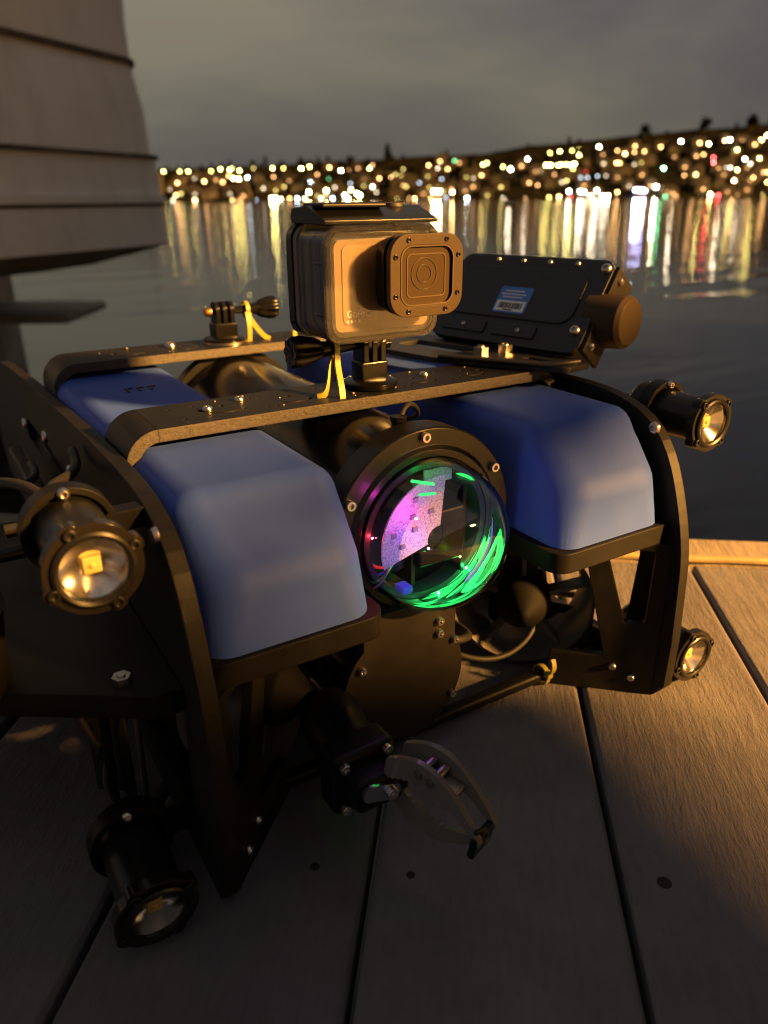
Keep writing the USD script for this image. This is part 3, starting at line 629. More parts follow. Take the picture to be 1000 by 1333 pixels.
def bar_holes(y0, y1):
    yc = (y0+y1)/2; H = []
    for cx in (-0.094, -0.048, 0.050, 0.094):
        H += [smile(cx, yc-0.008, 0.021, 0.004), hole(cx, yc+0.005)]
    for cx in (-0.125, -0.110, -0.072, -0.066, -0.024, -0.018, 0.0, 0.028, 0.034, 0.070, 0.075, 0.112, 0.12):
        H += [hole(cx, yc+0.013, 0.0012), hole(cx+0.002, yc-0.014, 0.0012)]
    H += [hole(-0.108, yc, 0.0026), hole(0.107, yc, 0.0026)]
    return H
c1, e1 = crossbar(0.134, 0.186, bar_holes(0.134, 0.186)); c2, e2 = crossbar(0.355, 0.407, bar_holes(0.355, 0.407))
b1 = part(rov, 'crossbar', c1, hdpe, smooth=30); part(b1, 'cut_edge', e1, hdpe_edge, smooth=30)
b2 = part(rov, 'crossbar', c2, hdpe, smooth=30); part(b2, 'cut_edge', e2, hdpe_edge, smooth=30)
for (x, y, b) in ((-0.079, 0.172, b1), (-0.1045, 0.160, b1), (0.062, 0.168, b1), (-0.058, 0.386, b2)):
    part(b, 'bolt', screw((x, y, 0.2236), (0, 0, 1), 0.0034 if b == b1 else 0.0048, 0.0024 if b == b1 else 0.004), steel)
for k in range(26):                            # crumbs and dried drops on the bars
    x, y = rng.uniform(-0.13, 0.13), rng.choice([rng.uniform(0.138, 0.182), rng.uniform(0.359, 0.402)])
    r = rng.uniform(0.0004, 0.0009)
    part(b1 if y < 0.3 else b2, 'crumb', rbox((x-r, y-r, 0.2234), (x+r, y+r, 0.2234+r*1.4), r*0.45, 5), crumbm, smooth=30)
# --- electronics tube with its flange, end cap and dome
DC = np.array([-0.0085, 0.066, 0.1565])
part(rov, 'tube', lathe([(0.0, 0.0), (0.055, 0.0), (0.0565, 0.004), (0.0565, 0.315), (0.052, 0.318), (0, 0.318)], DC+[0, 0.016, 0], (0, 1, 0), 48), glossblack, smooth=35)
part(rov, 'tube_cap', lathe([(0.0568, 0.0), (0.063, 0.0), (0.063, 0.012), (0.058, 0.018), (0, 0.018)], DC+[0, 0.30, 0], (0, 1, 0), 48), anod, smooth=35)
fl = part(rov, 'dome_flange', lathe([(0.0470, -0.006), (0.0510, -0.006), (0.0535, -0.004), (0.0632, -0.004), (0.0642, -0.003), (0.0642, 0.0135), (0.0632, 0.0145), (0.0470, 0.0145), (0.0470, -0.006)], DC, (0, 1, 0), 64), anod, smooth=30)
for k in range(6):
    a = PI/2 - k*PI/3 + math.radians(2)
    o = DC + np.array([math.cos(a)*0.0592, -0.0041, math.sin(a)*0.0592])
    part(fl, 'bolt', screw(o, (0, -1, 0), 0.0031, 0.003, 'cap'), steel)
nn = 26; RD = 0.0466
dp = [(RD*math.cos(q), RD*math.sin(q)) for q in np.linspace(0, PI/2, nn)]
dome = part(rov, 'dome', lathe([(RD, -0.006)]+dp, DC+[0, -0.010, 0], (0, -1, 0), 72), dome_glass, smooth=True)
di = [(0.0446*math.cos(q), 0.0446*math.sin(q)) for q in np.linspace(0, PI/2, nn)]
part(dome, 'inner_surface', lathe([(0.0446, -0.006)]+di, DC+[0, -0.010, 0], (0, -1, 0), 64), dome_glass, smooth=True)
# inside the dome: bulkhead, camera on its tilting bracket, circuit board, wires, status lights
part(rov, 'bulkhead', lathe([(0, 0), (0.0485, 0), (0.0485, 0.002), (0, 0.002)], DC+[0, 0.010, 0], (0, 1, 0), 48), blackpl)
CL = DC + np.array([-0.004, -0.020, 0.001])
cm = part(rov, 'camera_mount', [rbox((-0.020, 0.052, 0.137), (0.014, 0.073, 0.172), 0.002, 8), box((-0.023, 0.056, 0.125), (-0.0205, 0.076, 0.182)), box((0.0145, 0.056, 0.125), (0.017, 0.076, 0.182))], blackpl, smooth=30)
part(cm, 'lens_barrel', lathe([(0, 0), (0.0115, 0), (0.0115, 0.012), (0.0095, 0.0135), (0.0085, 0.012), (0, 0.0105)], CL+[0, 0.019, 0], (0, -1, 0), 32), glossblack)
part(cm, 'lens', lathe([(0.0085, 0), (0.006, 0.002), (0, 0.003)], CL+[0, 0.0085, 0], (0, -1, 0), 28), lens_black, smooth=True)
sec = [(0.008*math.cos(q), 0.008*math.sin(q)) for q in np.radians(np.linspace(196, 84, 12))]+[(0.0395*math.cos(q), 0.0395*math.sin(q)) for q in np.radians(np.linspace(84, 196, 26))]
bd = part(rov, 'circuit_board', ext(Polygon(sec), 0.0012, frame(DC+[0, -0.0165, 0], (1, 0, 0), (0, 0, 1), (0, -1, 0))), boardm, smooth=False)
for k in range(6):
    q = math.radians(108+k*14); rr = (0.020, 0.033, 0.026)[k % 3]
    part(bd, 'chip', box(DC+[rr*math.cos(q)-0.0016, -0.0189, rr*math.sin(q)-0.0014], DC+[rr*math.cos(q)+0.0016, -0.01775, rr*math.sin(q)+0.0014]), board_dark, smooth=False)
part(rov, 'circuit_board', box((-0.010, 0.062, 0.186), (0.010, 0.0632, 0.195)), boardm, smooth=False)
def led(o, c, s, r=0.0011, name='status_light'):
    s *= 0.42; m = trimesh.creation.icosphere(1, r); m.apply_translation(o)
    part(rov, name, m, emitter('%s_%d' % (name+'_'+c, int(s*10)), {'magenta': (1.0, 0.05, 0.62), 'green': (0.03, 1.0, 0.14), 'blue': (0.06, 0.10, 1.0), 'red': (1.0, 0.03, 0.06), 'lime': (0.45, 1.0, 0.02)}[c], s), smooth=True)
led(DC+[-0.024, -0.029, 0.022], 'magenta', 560, 0.0006)
led(DC+[-0.0400, -0.008, 0.006], 'red', 200, 0.0006)
led(DC+[-0.016, -0.030, 0.002], 'blue', 420, 0.0006)
led(DC+[0.026, -0.012, -0.029], 'green', 300, 0.0007)
led(DC+[0.002, -0.016, -0.038], 'green', 240, 0.0007)
led(DC+[-0.004, -0.016, 0.038], 'green', 70, 0.0006)
led(DC+[0.013, -0.022, -0.014], 'lime', 60, 0.0006)
part(rov, 'inner_ring', lathe([(0.0405, -0.006), (0.0442, -0.006), (0.0442, 0.006), (0.0395, 0.006), (0.0405, -0.006)], DC, (0, 1, 0), 64), frosted, smooth=35)
def arc(r, y, a0, a1, tr, c, s, n=18, squash=1.0):  # glowing tubes, mostly painting LED light reflected in the dome edge
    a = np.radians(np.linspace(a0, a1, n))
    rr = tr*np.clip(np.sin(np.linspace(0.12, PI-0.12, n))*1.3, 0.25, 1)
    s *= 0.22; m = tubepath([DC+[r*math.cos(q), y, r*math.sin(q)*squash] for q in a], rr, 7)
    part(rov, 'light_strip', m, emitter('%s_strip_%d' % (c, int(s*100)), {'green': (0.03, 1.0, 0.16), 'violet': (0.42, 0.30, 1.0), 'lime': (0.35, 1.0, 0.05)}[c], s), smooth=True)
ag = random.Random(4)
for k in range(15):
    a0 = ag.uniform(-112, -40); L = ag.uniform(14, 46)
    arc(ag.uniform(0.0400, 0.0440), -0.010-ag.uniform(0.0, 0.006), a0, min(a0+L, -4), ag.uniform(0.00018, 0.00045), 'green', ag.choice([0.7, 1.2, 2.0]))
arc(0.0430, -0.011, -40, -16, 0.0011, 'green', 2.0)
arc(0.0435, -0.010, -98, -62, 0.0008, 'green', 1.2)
arc(0.0370, -0.022, -62, 10, 0.0007, 'violet', 0.45)  # violet arcs: reflection of the ring put in as glow
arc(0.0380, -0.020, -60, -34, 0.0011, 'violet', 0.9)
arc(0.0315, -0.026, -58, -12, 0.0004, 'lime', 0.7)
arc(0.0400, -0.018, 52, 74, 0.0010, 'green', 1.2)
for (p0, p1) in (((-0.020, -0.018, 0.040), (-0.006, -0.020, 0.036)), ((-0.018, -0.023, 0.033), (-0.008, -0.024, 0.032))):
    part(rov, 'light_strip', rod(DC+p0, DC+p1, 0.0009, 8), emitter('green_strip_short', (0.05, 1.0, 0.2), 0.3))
part(rov, 'connector', rbox(DC+[-0.028, -0.022, -0.029], DC+[-0.021, -0.013, -0.024], 0.001, 6), blue_conn)
for c, k in ((wire_red, 0), (wire_blue, 1), (wire_green, 2), (wire_dark, 3)):
    q = DC+np.array([-0.036-0.002*k, 0.006, -0.006-0.004*k])
    part(rov, 'wire', tubepath(spline([q, q+[0.004, -0.012, -0.010], q+[0.014, -0.014, -0.004+0.003*k], q+[0.020, 0.0, 0.006]], 16), 0.0009, 7), c, smooth=True)
part(rov, 'vent_plug', [rod((-0.014, 0.084, 0.213), (-0.014, 0.084, 0.2205), 0.0042, 14), rod((-0.014, 0.084, 0.2205), (-0.014, 0.084, 0.2235), 0.0052, 8)], blackpl)
part(rov, 'cable', tubepath(spline([(-0.012, 0.085, 0.221), (-0.002, 0.092, 0.227), (0.014, 0.105, 0.218), (0.024, 0.13, 0.206), (0.03, 0.2, 0.19)], 24), 0.0016, 8), rubber, smooth=True)
# --- round cover plate under the dome, where the gripper is mounted
PC = np.array([-0.028, 0.060, 0.058])
cov = unary_union([Point(0, 0).buffer(0.0445, quad_segs=16), sbox(-0.026, 0.0, 0.034, 0.0505).buffer(0.004)])
pl = part(rov, 'cover_plate', ext(cov, 0.006, frame(PC, (1, 0, 0), (0, 0, 1), (0, -1, 0))), hdpe_flat, smooth=30)
for (bx, bz) in ((-0.060, 0.079), (0.0095, 0.079), (0.0085, 0.037), (-0.062, 0.039), (-0.003, 0.087), (-0.003, 0.096)):
    part(pl, 'bolt', screw((bx, 0.0538, bz), (0, -1, 0), 0.0027, 0.003, 'cap'), steel)
part(rov, 'battery_tube', rod((-0.028, 0.061, 0.058), (-0.028, 0.40, 0.058), 0.041, 36), glossblack)
# --- thrusters set at 45 degrees under the fairings
def thruster(c, a, name='thruster', s=1.0):
    a = np.array(a, float); a /= np.linalg.norm(a); xa, ya, za = basis(a); c0 = np.array(c, float); c = np.zeros(3)
    sc = lambda m: put(m, frame(c0, (s, 0, 0), (0, s, 0), (0, 0, s)))
    t = part(rov, name, sc(lathe([(0.0435, -0.022), (0.0455, -0.024), (0.0485, -0.018), (0.0495, 0.0), (0.0515, 0.018), (0.0525, 0.0205), (0.0505, 0.0215), (0.0470, 0.014), (0.0448, 0.0), (0.0435, -0.022)], c, za, 56)), nozzlem, smooth=35)
    part(t, 'motor', sc(lathe([(0, -0.030), (0.016, -0.030), (0.0185, -0.026), (0.0185, 0.004), (0.0205, 0.0045), (0.0205, 0.022), (0.019, 0.026), (0.011, 0.036), (0.004, 0.0425), (0, 0.044)], c, za, 36)), motorm, smooth=35)
    for k in range(5):
        q = k*2*PI/5+0.35; d = xa*math.cos(q)+ya*math.sin(q); n = np.cross(za, d)
        T = frame(c+za*0.012, d, n, za)
        part(t, 'strut', sc(put(box((0.019, -0.0016, -0.008), (0.0478, 0.0016, 0.005)), T)), nozzlem, smooth=False)
    for k in range(4):
        q = k*PI/2+0.8; v = []
        for u in np.linspace(0, 1, 7):
            r = 0.0185+u*0.0240; tw = math.radians(58-28*u); w = 0.006+0.006*math.sin(PI*min(1, u*0.8+0.2))
            d = xa*math.cos(q+0.25*u)+ya*math.sin(q+0.25*u); n = np.cross(za, d)
            e = n*math.cos(tw)+za*math.sin(tw)
            v += [c-za*0.010+d*r+e*w, c-za*0.010+d*r-e*w]
        f = [];
        for i in range(6): f += [(2*i, 2*i+1, 2*i+3), (2*i, 2*i+3, 2*i+2)]
        m = trimesh.Trimesh(np.array(v), np.array(f), process=False); b = m.copy(); b.vertices = b.vertices-za*0.0012; b.faces = b.faces[:, ::-1]
        part(t, 'propeller_blade', sc(trimesh.util.concatenate([m, b])), blackpl, smooth=True)
    return t
thruster((0.115, 0.105, 0.0605), (-0.66, -0.75, 0))
thruster((-0.115, 0.100, 0.0605), (0.66, -0.75, 0))
thruster((0.098, 0.40, 0.0545), (-0.66, 0.75, 0))
# --- corner plates at 45 degrees behind the front legs, each with an upright bar across its window
for sx in (1, -1):
    o = np.array([0.1625, 0.012, 0.0]); d = np.array([-0.72, 0.694, 0])
    g = Polygon([(0, 0.0), (0.076, 0.0), (0.076, 0.028), (0.037, 0.030), (0.055, 0.103), (0.058, 0.123), (0.0, 0.123)]).buffer(-0.002).buffer(0.002)
    w = Polygon([(0.043, 0.117), (0.010, 0.117), (0.011, 0.060), (0.025, 0.058)]).buffer(-0.003).buffer(0.003)
    nrm = np.array([-d[1], d[0], 0])
    m = ext(g.difference(w), 0.006, frame(o, d, (0, 0, 1), np.cross(d, (0, 0, 1))))
    c = part(rov, 'corner_plate', m if sx > 0 else mir(m), hdpe, smooth=30)
    for (q, zz) in ((0.030, 0.022), (0.016, 0.014)):
        s = screw(o+d*q+[0, 0, zz]-np.cross(d, (0, 0, 1))*0.0002, -np.cross(d, (0, 0, 1)), 0.003, 0.0026)
        part(c, 'bolt', s if sx > 0 else mir(s), steel)
    s = rod(np.array([sx*0.150, 0.068, 0.022]), np.array([sx*0.1585, 0.072, 0.122]), 0.0034, 12)
    part(rov, 'threaded_rod', s, hdpe_edge if sx > 0 else steel_dull)
# --- bottom bars, zip tie and cables under the frame
part(rov, 'bottom_bar', rbox((-0.1625, 0.062, 0.004), (0.1625, 0.072, 0.013), 0.003, 10), hdpe, smooth=30)
part(rov, 'bottom_bar', rbox((-0.1625, 0.45, 0.004), (0.1625, 0.462, 0.013), 0.003, 10), hdpe, smooth=30)
part(rov, 'cable', tubepath(spline([(0.020, 0.075, 0.055), (0.050, 0.080, 0.034), (0.085, 0.078, 0.030), (0.108, 0.083, 0.044), (0.104, 0.12, 0.055), (0.06, 0.16, 0.07)], 40), 0.0022, 10), rubber, smooth=True)
part(rov, 'cable', tubepath(spline([(0.000, 0.06, 0.075), (0.030, 0.066, 0.066), (0.045, 0.09, 0.055), (0.05, 0.15, 0.06)], 24), 0.0028, 10), rubber, smooth=True)
# --- lights
def headlight(c0, tilt=0.0, roll=0.4, s=1.0):
    c0 = np.array(c0, float); c = np.zeros(3); a = np.array([0, -math.cos(tilt), -math.sin(tilt)]); xa, ya, za = basis(a)
    def hp(o, n, m, mt, **k): return part(o, n, put(m, frame(c0, (s, 0, 0), (0, s, 0), (0, 0, s))), mt, **k)
    h = hp(rov, 'headlight', lathe([(0, -0.064), (0.0155, -0.064), (0.0185, -0.060), (0.0185, -0.052), (0.0160, -0.050), (0.0160, -0.008), (0.0170, -0.0065), (0, -0.0065)], c, za, 40), anod, smooth=35)
    ring = Point(0, 0).buffer(0.0205, quad_segs=16)
    for k in range(4):
        q = roll+k*PI/2; ring = ring.union(Point(0.0185*math.cos(q), 0.0185*math.sin(q)).buffer(0.0042, quad_segs=6))
    rp = ring.difference(Point(0, 0).buffer(0.0142, quad_segs=16))
    hp(h, 'bezel', ext(rp, 0.0062, frame(c-za*0.0064, xa, ya, za)), smoky, smooth=35)
    hp(h, 'reflector', lathe([(0.0145, -0.0012), (0.0130, -0.0016), (0.0062, -0.0058), (0, -0.0059)], c, za, 40), reflm, smooth=40)
    hp(h, 'bezel_ring', lathe([(0.0142, -0.001), (0.0158, -0.0002), (0.0172, 0.0010), (0.0158, 0.0019), (0.0142, 0.0012), (0.0142, -0.001)], c, za, 44), anod, smooth=50)
    hp(h, 'emitter_chip', put(rbox((-0.0037, -0.0037, -0.0057), (0.0037, 0.0037, -0.0046), 0.0005, 6), frame(c, xa, ya, za)), chipm, smooth=30)
    hp(h, 'emitter_die', lathe([(0.0016, 0), (0.001, 0.0008), (0, 0.001)], c-za*0.0046, za, 12), chipm, smooth=True)
    hp(h, 'window', lathe([(0.0140, 0.0), (0.0138, 0.0006), (0, 0.0012)], c, za, 36), lens_glass, smooth=True)
    for k in range(4):
        q = roll+k*PI/2; d = xa*math.cos(q)+ya*math.sin(q)
        hp(h, 'screw', screw(c+d*0.0185-za*0.0001, za, 0.0027, 0.0016, 'cap'), anod)
    return h
headlight((-0.2052, 0.018, 0.2020), s=1.0); headlight((0.2036, 0.026, 0.199), roll=0.7, s=0.98)
headlight((-0.2060, 0.000, 0.0240), tilt=0.10, roll=0.5, s=1.0); headlight((0.1985, 0.006, 0.0245), roll=0.3)
for (x, y, z) in ((-0.2056, 0.075, 0.2015), (0.2036, 0.075, 0.199), (-0.2060, 0.050, 0.034), (0.1985, 0.06, 0.0245)):
    s = 1 if x > 0 else -1
    hb = ext(Point(0, 0).buffer(0.0215, quad_segs=12).difference(Point(0, 0).buffer(0.0183, quad_segs=12)).union(sbox(-0.038 if s > 0 else 0.0165, -0.005, -0.0165 if s > 0 else 0.034, 0.005)), 0.010, frame((x, y, z), (1, 0, 0), (0, 0, 1), (0, -1, 0)))
    k = part(rov, 'light_bracket', hb, blackpl, smooth=30)
    part(k, 'bolt', screw((x+s*0.0005, y-0.0101, z+0.019), (0, -1, 0), 0.003, 0.0025), steel)
    part(rov, 'light_cable', tubepath(spline([(x, y+0.014, z), (x, y+0.045, z+0.002), (x-s*0.012, y+0.08, max(z-0.004, 0.006)), (x-s*0.028, y+0.14, max(z-0.006, 0.006))], 20), 0.003, 10), rubber, smooth=True)
for k, pts in enumerate((((-0.205, 0.085, 0.19), (-0.215, 0.13, 0.205), (-0.235, 0.19, 0.19), (-0.21, 0.27, 0.16), (-0.19, 0.35, 0.15)), ((-0.206, 0.10, 0.05), (-0.215, 0.14, 0.08), (-0.205, 0.20, 0.10), (-0.185, 0.26, 0.09)), ((-0.19, 0.07, 0.10), (-0.20, 0.085, 0.06), (-0.196, 0.09, 0.02), (-0.19, 0.12, 0.006)))):
    part(rov, 'cable', tubepath(spline(pts, 26), (0.003, 0.0026, 0.0018)[k], 10), rubber, smooth=True)
# flat loop bracket outside the right panel
lb = Point(0, 0).buffer(0.0165, quad_segs=12).union(Polygon([(-0.0165, 0), (0.0165, 0), (0.004, -0.05), (-0.012, -0.05)])).difference(Point(0, 0.001).buffer(0.0085, quad_segs=10))
part(rov, 'loop_bracket', ext(lb, 0.005, frame((0.188, 0.075, 0.172), (1, 0, 0), (0, 0, 1), (0, -1, 0))), hdpe, smooth=30)
# --- outrigger arm and upright thruster on the left
part(rov, 'outrigger_arm', ext(Polygon([(-0.172, 0.034), (-0.186, 0.034), (-0.262, 0.086), (-0.44, 0.22), (-0.44, 0.34), (-0.172, 0.30)]), 0.0135, frame((0, 0, 0.108), (1, 0, 0), (0, 1, 0), (0, 0, 1))), hdpe, smooth=30)
part(rov, 'bolt', nut((-0.196, 0.055, 0.1211), (0, 0, 1), 0.0048, 0.004), steel)
part(rov, 'outrigger_arm', rbox((-0.196, 0.20, 0.120), (-0.184, 0.46, 0.136), 0.003, 10), hdpe, smooth=30)
part(rov, 'outrigger_rod', rod((-0.44, 0.120, 0.1745), (-0.19, 0.120, 0.1745), 0.004, 14), anod)
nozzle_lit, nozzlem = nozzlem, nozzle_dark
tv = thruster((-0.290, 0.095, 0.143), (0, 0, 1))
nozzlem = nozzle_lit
part(rov, 'guard_ring', lathe([(0.049, 0), (0.053, 0), (0.053, 0.006), (0.049, 0.006), (0.049, 0)], (-0.292, 0.245, 0.165), (0.3, 0, 1), 40), anod)
for (x, y, z) in ((-0.205, 0.215, 0.150), (-0.215, 0.33, 0.146)):
    part(rov, 'spacer', rod((x-0.02, y, z), (x, y, z), 0.0045, 14), brassm)
# bits of the leg side on the left: rods, cable ends
part(rov, 'wire_end', rod((-0.219, 0.092, 0.090), (-0.218, 0.092, 0.098), 0.0035, 10, 0.0028), yellow_tie)
part(rov, 'rod', rod((-0.205, 0.095, 0.0), (-0.203, 0.085, 0.106), 0.003, 10), hdpe)
part(rov, 'rod', rod((-0.190, 0.075, 0.02), (-0.190, 0.066, 0.1075), 0.0017, 10), steel_dull)
part(rov, 'strap', put(rbox((-0.012, -0.001, 0), (0.012, 0.001, 0.09), 0.0008, 6), frame((-0.20, 0.11, 0.012), (0.8, -0.6, 0), (0.6, 0.8, 0), (0, 0, 1))), rubber)
# --- gripper
gb = np.array([-0.082, 0.035, 0.045])
gr = part(rov, 'gripper_body', [rod((-0.080, 0.060, 0.052), (-0.088, 0.014, 0.052), 0.0185, 28), rbox((-0.110, -0.004, 0.036), (-0.072, 0.016, 0.074), 0.004, 10), rbox((-0.104, -0.018, 0.046), (-0.072, -0.002, 0.066), 0.003, 8)], blackpl, smooth=35)
for (x, z) in ((-0.1045, 0.0685), (-0.0785, 0.0700), (-0.1045, 0.0415), (-0.0785, 0.0405)):
    part(gr, 'bolt', screw((x, -0.0042, z), (0, -1, 0), 0.0030, 0.003, 'cap'), steel)
lk = LineString([(0, 0), (0.013, -0.004)]).buffer(0.0048, quad_segs=8)
l = part(rov, 'gripper_link', ext(lk, 0.0022, frame((-0.0975, -0.0185, 0.060), (1, 0, 0), (0, 0, 1), (0, -1, 0))), steelblue, smooth=30)
part(l, 'bolt', screw((-0.0860, -0.0208, 0.0568), (0, -1, 0), 0.0034, 0.003, 'cap'), steel)
# jaws: curved toothed plates of smoky clear plastic, in the plane that holds the gripper's axis
ja = np.array([0.33, -0.93, -0.16]); ja /= np.linalg.norm(ja)
jn = np.cross(ja, [0, 0, 1.0]); jn /= np.linalg.norm(jn); ju = np.cross(jn, ja)
def jaw(up, o, n):
    t = np.linspace(0, 1, 16); L = 0.060
    outer = [(L*q, 0.012+0.017*math.sin(PI*min(1, q*0.95+0.02))*(1-0.35*q)-0.012*q*q) for q in t]
    inner = []
    for i, q in enumerate(np.linspace(1, 0, 34)):
        inner.append((L*q, -0.001+0.0135*math.sin(PI*q)*(1-0.2*q)-0.0012*q + (0.0010 if (i % 2 and q < 0.62) else 0)))
    pl = Polygon(outer+inner).buffer(0)
    if not up: pl = affinity.scale(pl, 1, -1, origin=(0, 0))
    return ext(pl, 0.0032, frame(o, ja, ju, n))
JO = np.array([-0.0795, -0.012, 0.061])
for k, off in ((0, -0.010), (1, 0.005)):
    part(rov, 'gripper_jaw', jaw(True, JO+jn*off+ju*0.002, np.cross(ja, ju)), smoky_jaw, smooth=30)
part(rov, 'gripper_jaw', jaw(False, JO+jn*-0.003-ju*0.003, np.cross(ja, ju)), smoky_jaw, smooth=30)
tipc = JO+ja*0.057-ju*0.003
part(rov, 'gripper_tip', [put(rbox((-0.002, -0.007, -0.009), (0.002, 0.007, 0.009), 0.0012, 8), frame(tipc, ja, ju, jn)), rod(tipc+ju*0.006-jn*0.002, tipc+ju*0.011+jn*0.008, 0.0012, 8)], glossblack)
for q in (0.34, 0.46):
    part(rov, 'jaw_pin', rod(JO+ja*(0.060*q)+ju*0.0195-jn*0.012, JO+ja*(0.060*q)+ju*0.0195+jn*0.010, 0.0022, 10), steel_dull)
part(rov, 'jaw_spacer', put(rbox((-0.012, -0.0025, -0.0065), (0.012, 0.0025, 0.0065), 0.001, 8), frame(JO+ja*0.028+ju*0.0135, ja, ju, jn)), steel_dull)

# ------------------------------------------------------------------ things mounted on the crossbars
ZB = 0.2238
def prong_mount(t, o, col, wide=0.021):
    """buckle mount: disc foot, block and three rounded prongs with slots between them"""
    o = np.array(o, float)
    part(t, 'foot', lathe([(0, 0), (0.0185, 0), (0.0190, 0.0012), (0.0190, 0.0036), (0.0165, 0.0052), (0.0105, 0.0062), (0, 0.0062)], o, (0, 0, 1), 40), col, smooth=35)
    part(t, 'block', rbox(o+[-wide/2, -0.0075, 0.005], o+[wide/2, 0.0075, 0.018], 0.0015, 8), col, smooth=35)
    for k in (-1, 0, 1):
        g = Point(0, 0.0285).buffer(0.0076, quad_segs=10).union(sbox(-0.0076, 0.0175, 0.0076, 0.0285))
        part(t, 'prong', ext(g, 0.0036, frame(o+[k*0.0066-0.0018, 0, 0], (0, 1, 0), (0, 0, 1), (1, 0, 0))), col, smooth=35)
def thumb_screw(t, a, d, col, L=0.030):
    """a: where the shank leaves the prongs, d: direction to the knob"""
    a, d = np.array(a, float), np.array(d, float)
    part(t, 'shank', lathe([(0, -0.026), (0.0024, -0.026), (0.0024, 0.0), (0.0030, 0.001), (0.0042, L*0.35), (0.0056, L*0.62), (0.0056, L*0.63), (0, L*0.63)], a, d, 20), col, smooth=40)
    xa, ya, za = basis(d)
    th = np.linspace(0, 2*PI, 60, endpoint=False)
    rings = [(L*0.60, 0.62), (L*0.70, 0.80), (L*0.92, 1.0), (L*1.06, 1.0), (L*1.10, 0.92)]
    v = []
    for h, s in rings:
        r = s*(0.0092+0.0010*np.cos(th*8))
        v.append(a+za*h+(xa*np.cos(th)[:, None]+ya*np.sin(th)[:, None])*r[:, None])
    n = 60; f = []
    for i in range(len(rings)-1):
        for j in range(n): f += [(i*n+j, i*n+(j+1) % n, (i+1)*n+(j+1) % n), (i*n+j, (i+1)*n+(j+1) % n, (i+1)*n+j)]
    v = np.vstack(v+[a+za*L*0.60, a+za*L*1.05]); e = len(v)-2
    for j in range(n): f += [(e, (j+1) % n, j), (e+1, (len(rings)-1)*n+j, (len(rings)-1)*n+(j+1) % n)]
    part(t, 'knob', trimesh.Trimesh(v, np.array(f), process=False), col, smooth=50)
def cable_tie(name_label, ring_c, ring_axis, r, tails, group=None):
    xa, ya, za = basis(ring_axis); ring_c = np.array(ring_c, float)
    t = thing('cable_tie', name_label, 'cable tie', ring_c)
    th = np.linspace(0, 2*PI, 30, endpoint=False)
    band = lathe([(r, -0.0018), (r+0.0013, -0.0018), (r+0.0013, 0.0018), (r, 0.0018), (r, -0.0018)], ring_c, za, 30)
    part(t, 'loop', band, yellow_tie, smooth=40)
    for pts in tails:
        pts = spline(pts, 14); tt = np.gradient(pts, axis=0); tt /= np.linalg.norm(tt, axis=1, keepdims=True)
        side = np.cross(tt, [0, 1.0, 0.2]); side /= np.linalg.norm(side, axis=1, keepdims=True); up = np.cross(side, tt)
        w, h = 0.0022, 0.0007; v = []
        for p_, s_, u_ in zip(pts, side, up): v += [p_+s_*w+u_*h, p_-s_*w+u_*h, p_-s_*w-u_*h, p_+s_*w-u_*h]
        f = []
        for i in range(len(pts)-1):
            for j in range(4): f += [(4*i+j, 4*i+(j+1) % 4, 4*i+4+(j+1) % 4), (4*i+j, 4*i+4+(j+1) % 4, 4*i+4+j)]
        f += [(0, 2, 1), (0, 3, 2)]; k = 4*(len(pts)-1); f += [(k, k+1, k+2), (k, k+2, k+3)]
        part(t, 'strap', trimesh.Trimesh(np.array(v), np.array(f), process=False), yellow_tie, smooth=30)
    c = tails[0][0]
    part(t, 'head', rbox(np.array(c)-0.0027, np.array(c)+0.0027, 0.0008, 6), yellow_tie, smooth=30)
    return t
# camera mount in the middle of the near bar
mo = np.array([0.0115, 0.160, ZB])
m1 = thing('camera_mount', 'glossy black buckle mount under the boxed camera on the near crossbar', 'camera mount', mo)
prong_mount(m1, mo, glossblack)
thumb_screw(m1, mo+[-0.0115, 0, 0.0285], (-1, 0, 0), glossblack, 0.043)
part(m1, 'nut', [rod(mo+[0.0105, 0, 0.0285], mo+[0.0150, 0, 0.0285], 0.0045, 6)], glossblack)
k0 = mo+[-0.028, 0, 0.0285]
cable_tie('yellow cable tie from the near thumb screw down to the crossbar slot', k0, (1, 0, 0), 0.0060, [[k0+[-0.001, -0.004, -0.006], k0+[-0.008, -0.010, -0.018], k0+[-0.015, -0.012, -0.0275], k0+[-0.018, -0.011, -0.0282]], [k0+[0.000, -0.006, -0.004], k0+[-0.003, -0.014, -0.016], k0+[-0.0045, -0.020, -0.027], k0+[-0.005, -0.021, -0.031]]])
mf = np.array([-0.010, 0.380, ZB])
m2 = thing('camera_mount', 'empty black buckle mount with its thumb screw on the far crossbar', 'camera mount', mf)
prong_mount(m2, mf, glossblack, 0.022)
thumb_screw(m2, mf+[0.0105, 0, 0.0275], (1, 0, 0), glossblack, 0.037)
part(m2, 'nut', lathe([(0, 0), (0.0042, 0), (0.0042, 0.0042), (0.0028, 0.0062), (0, 0.0068)], mf+[-0.0105, 0, 0.0275], (-1, 0, 0), 14), brassm)
part(m2, 'base_plate', lathe([(0.0188, 0.0), (0.0196, 0.0), (0.0196, 0.0022), (0.0188, 0.0022), (0.0188, 0)], mf, (0, 0, 1), 36), steel)
k1 = mf+[0.022, 0, 0.0275]
cable_tie('yellow cable tie on the thumb screw of the far empty mount', k1, (1, 0, 0), 0.0058, [[k1+[0.000, -0.005, -0.005], k1+[0.006, -0.007, -0.015], k1+[0.014, -0.006, -0.024], k1+[0.020, -0.004, -0.0275]], [k1+[-0.001, -0.006, -0.002], k1+[-0.001, -0.009, -0.012], k1+[-0.001, -0.008, -0.024], k1+[-0.001, -0.007, -0.0275]]])
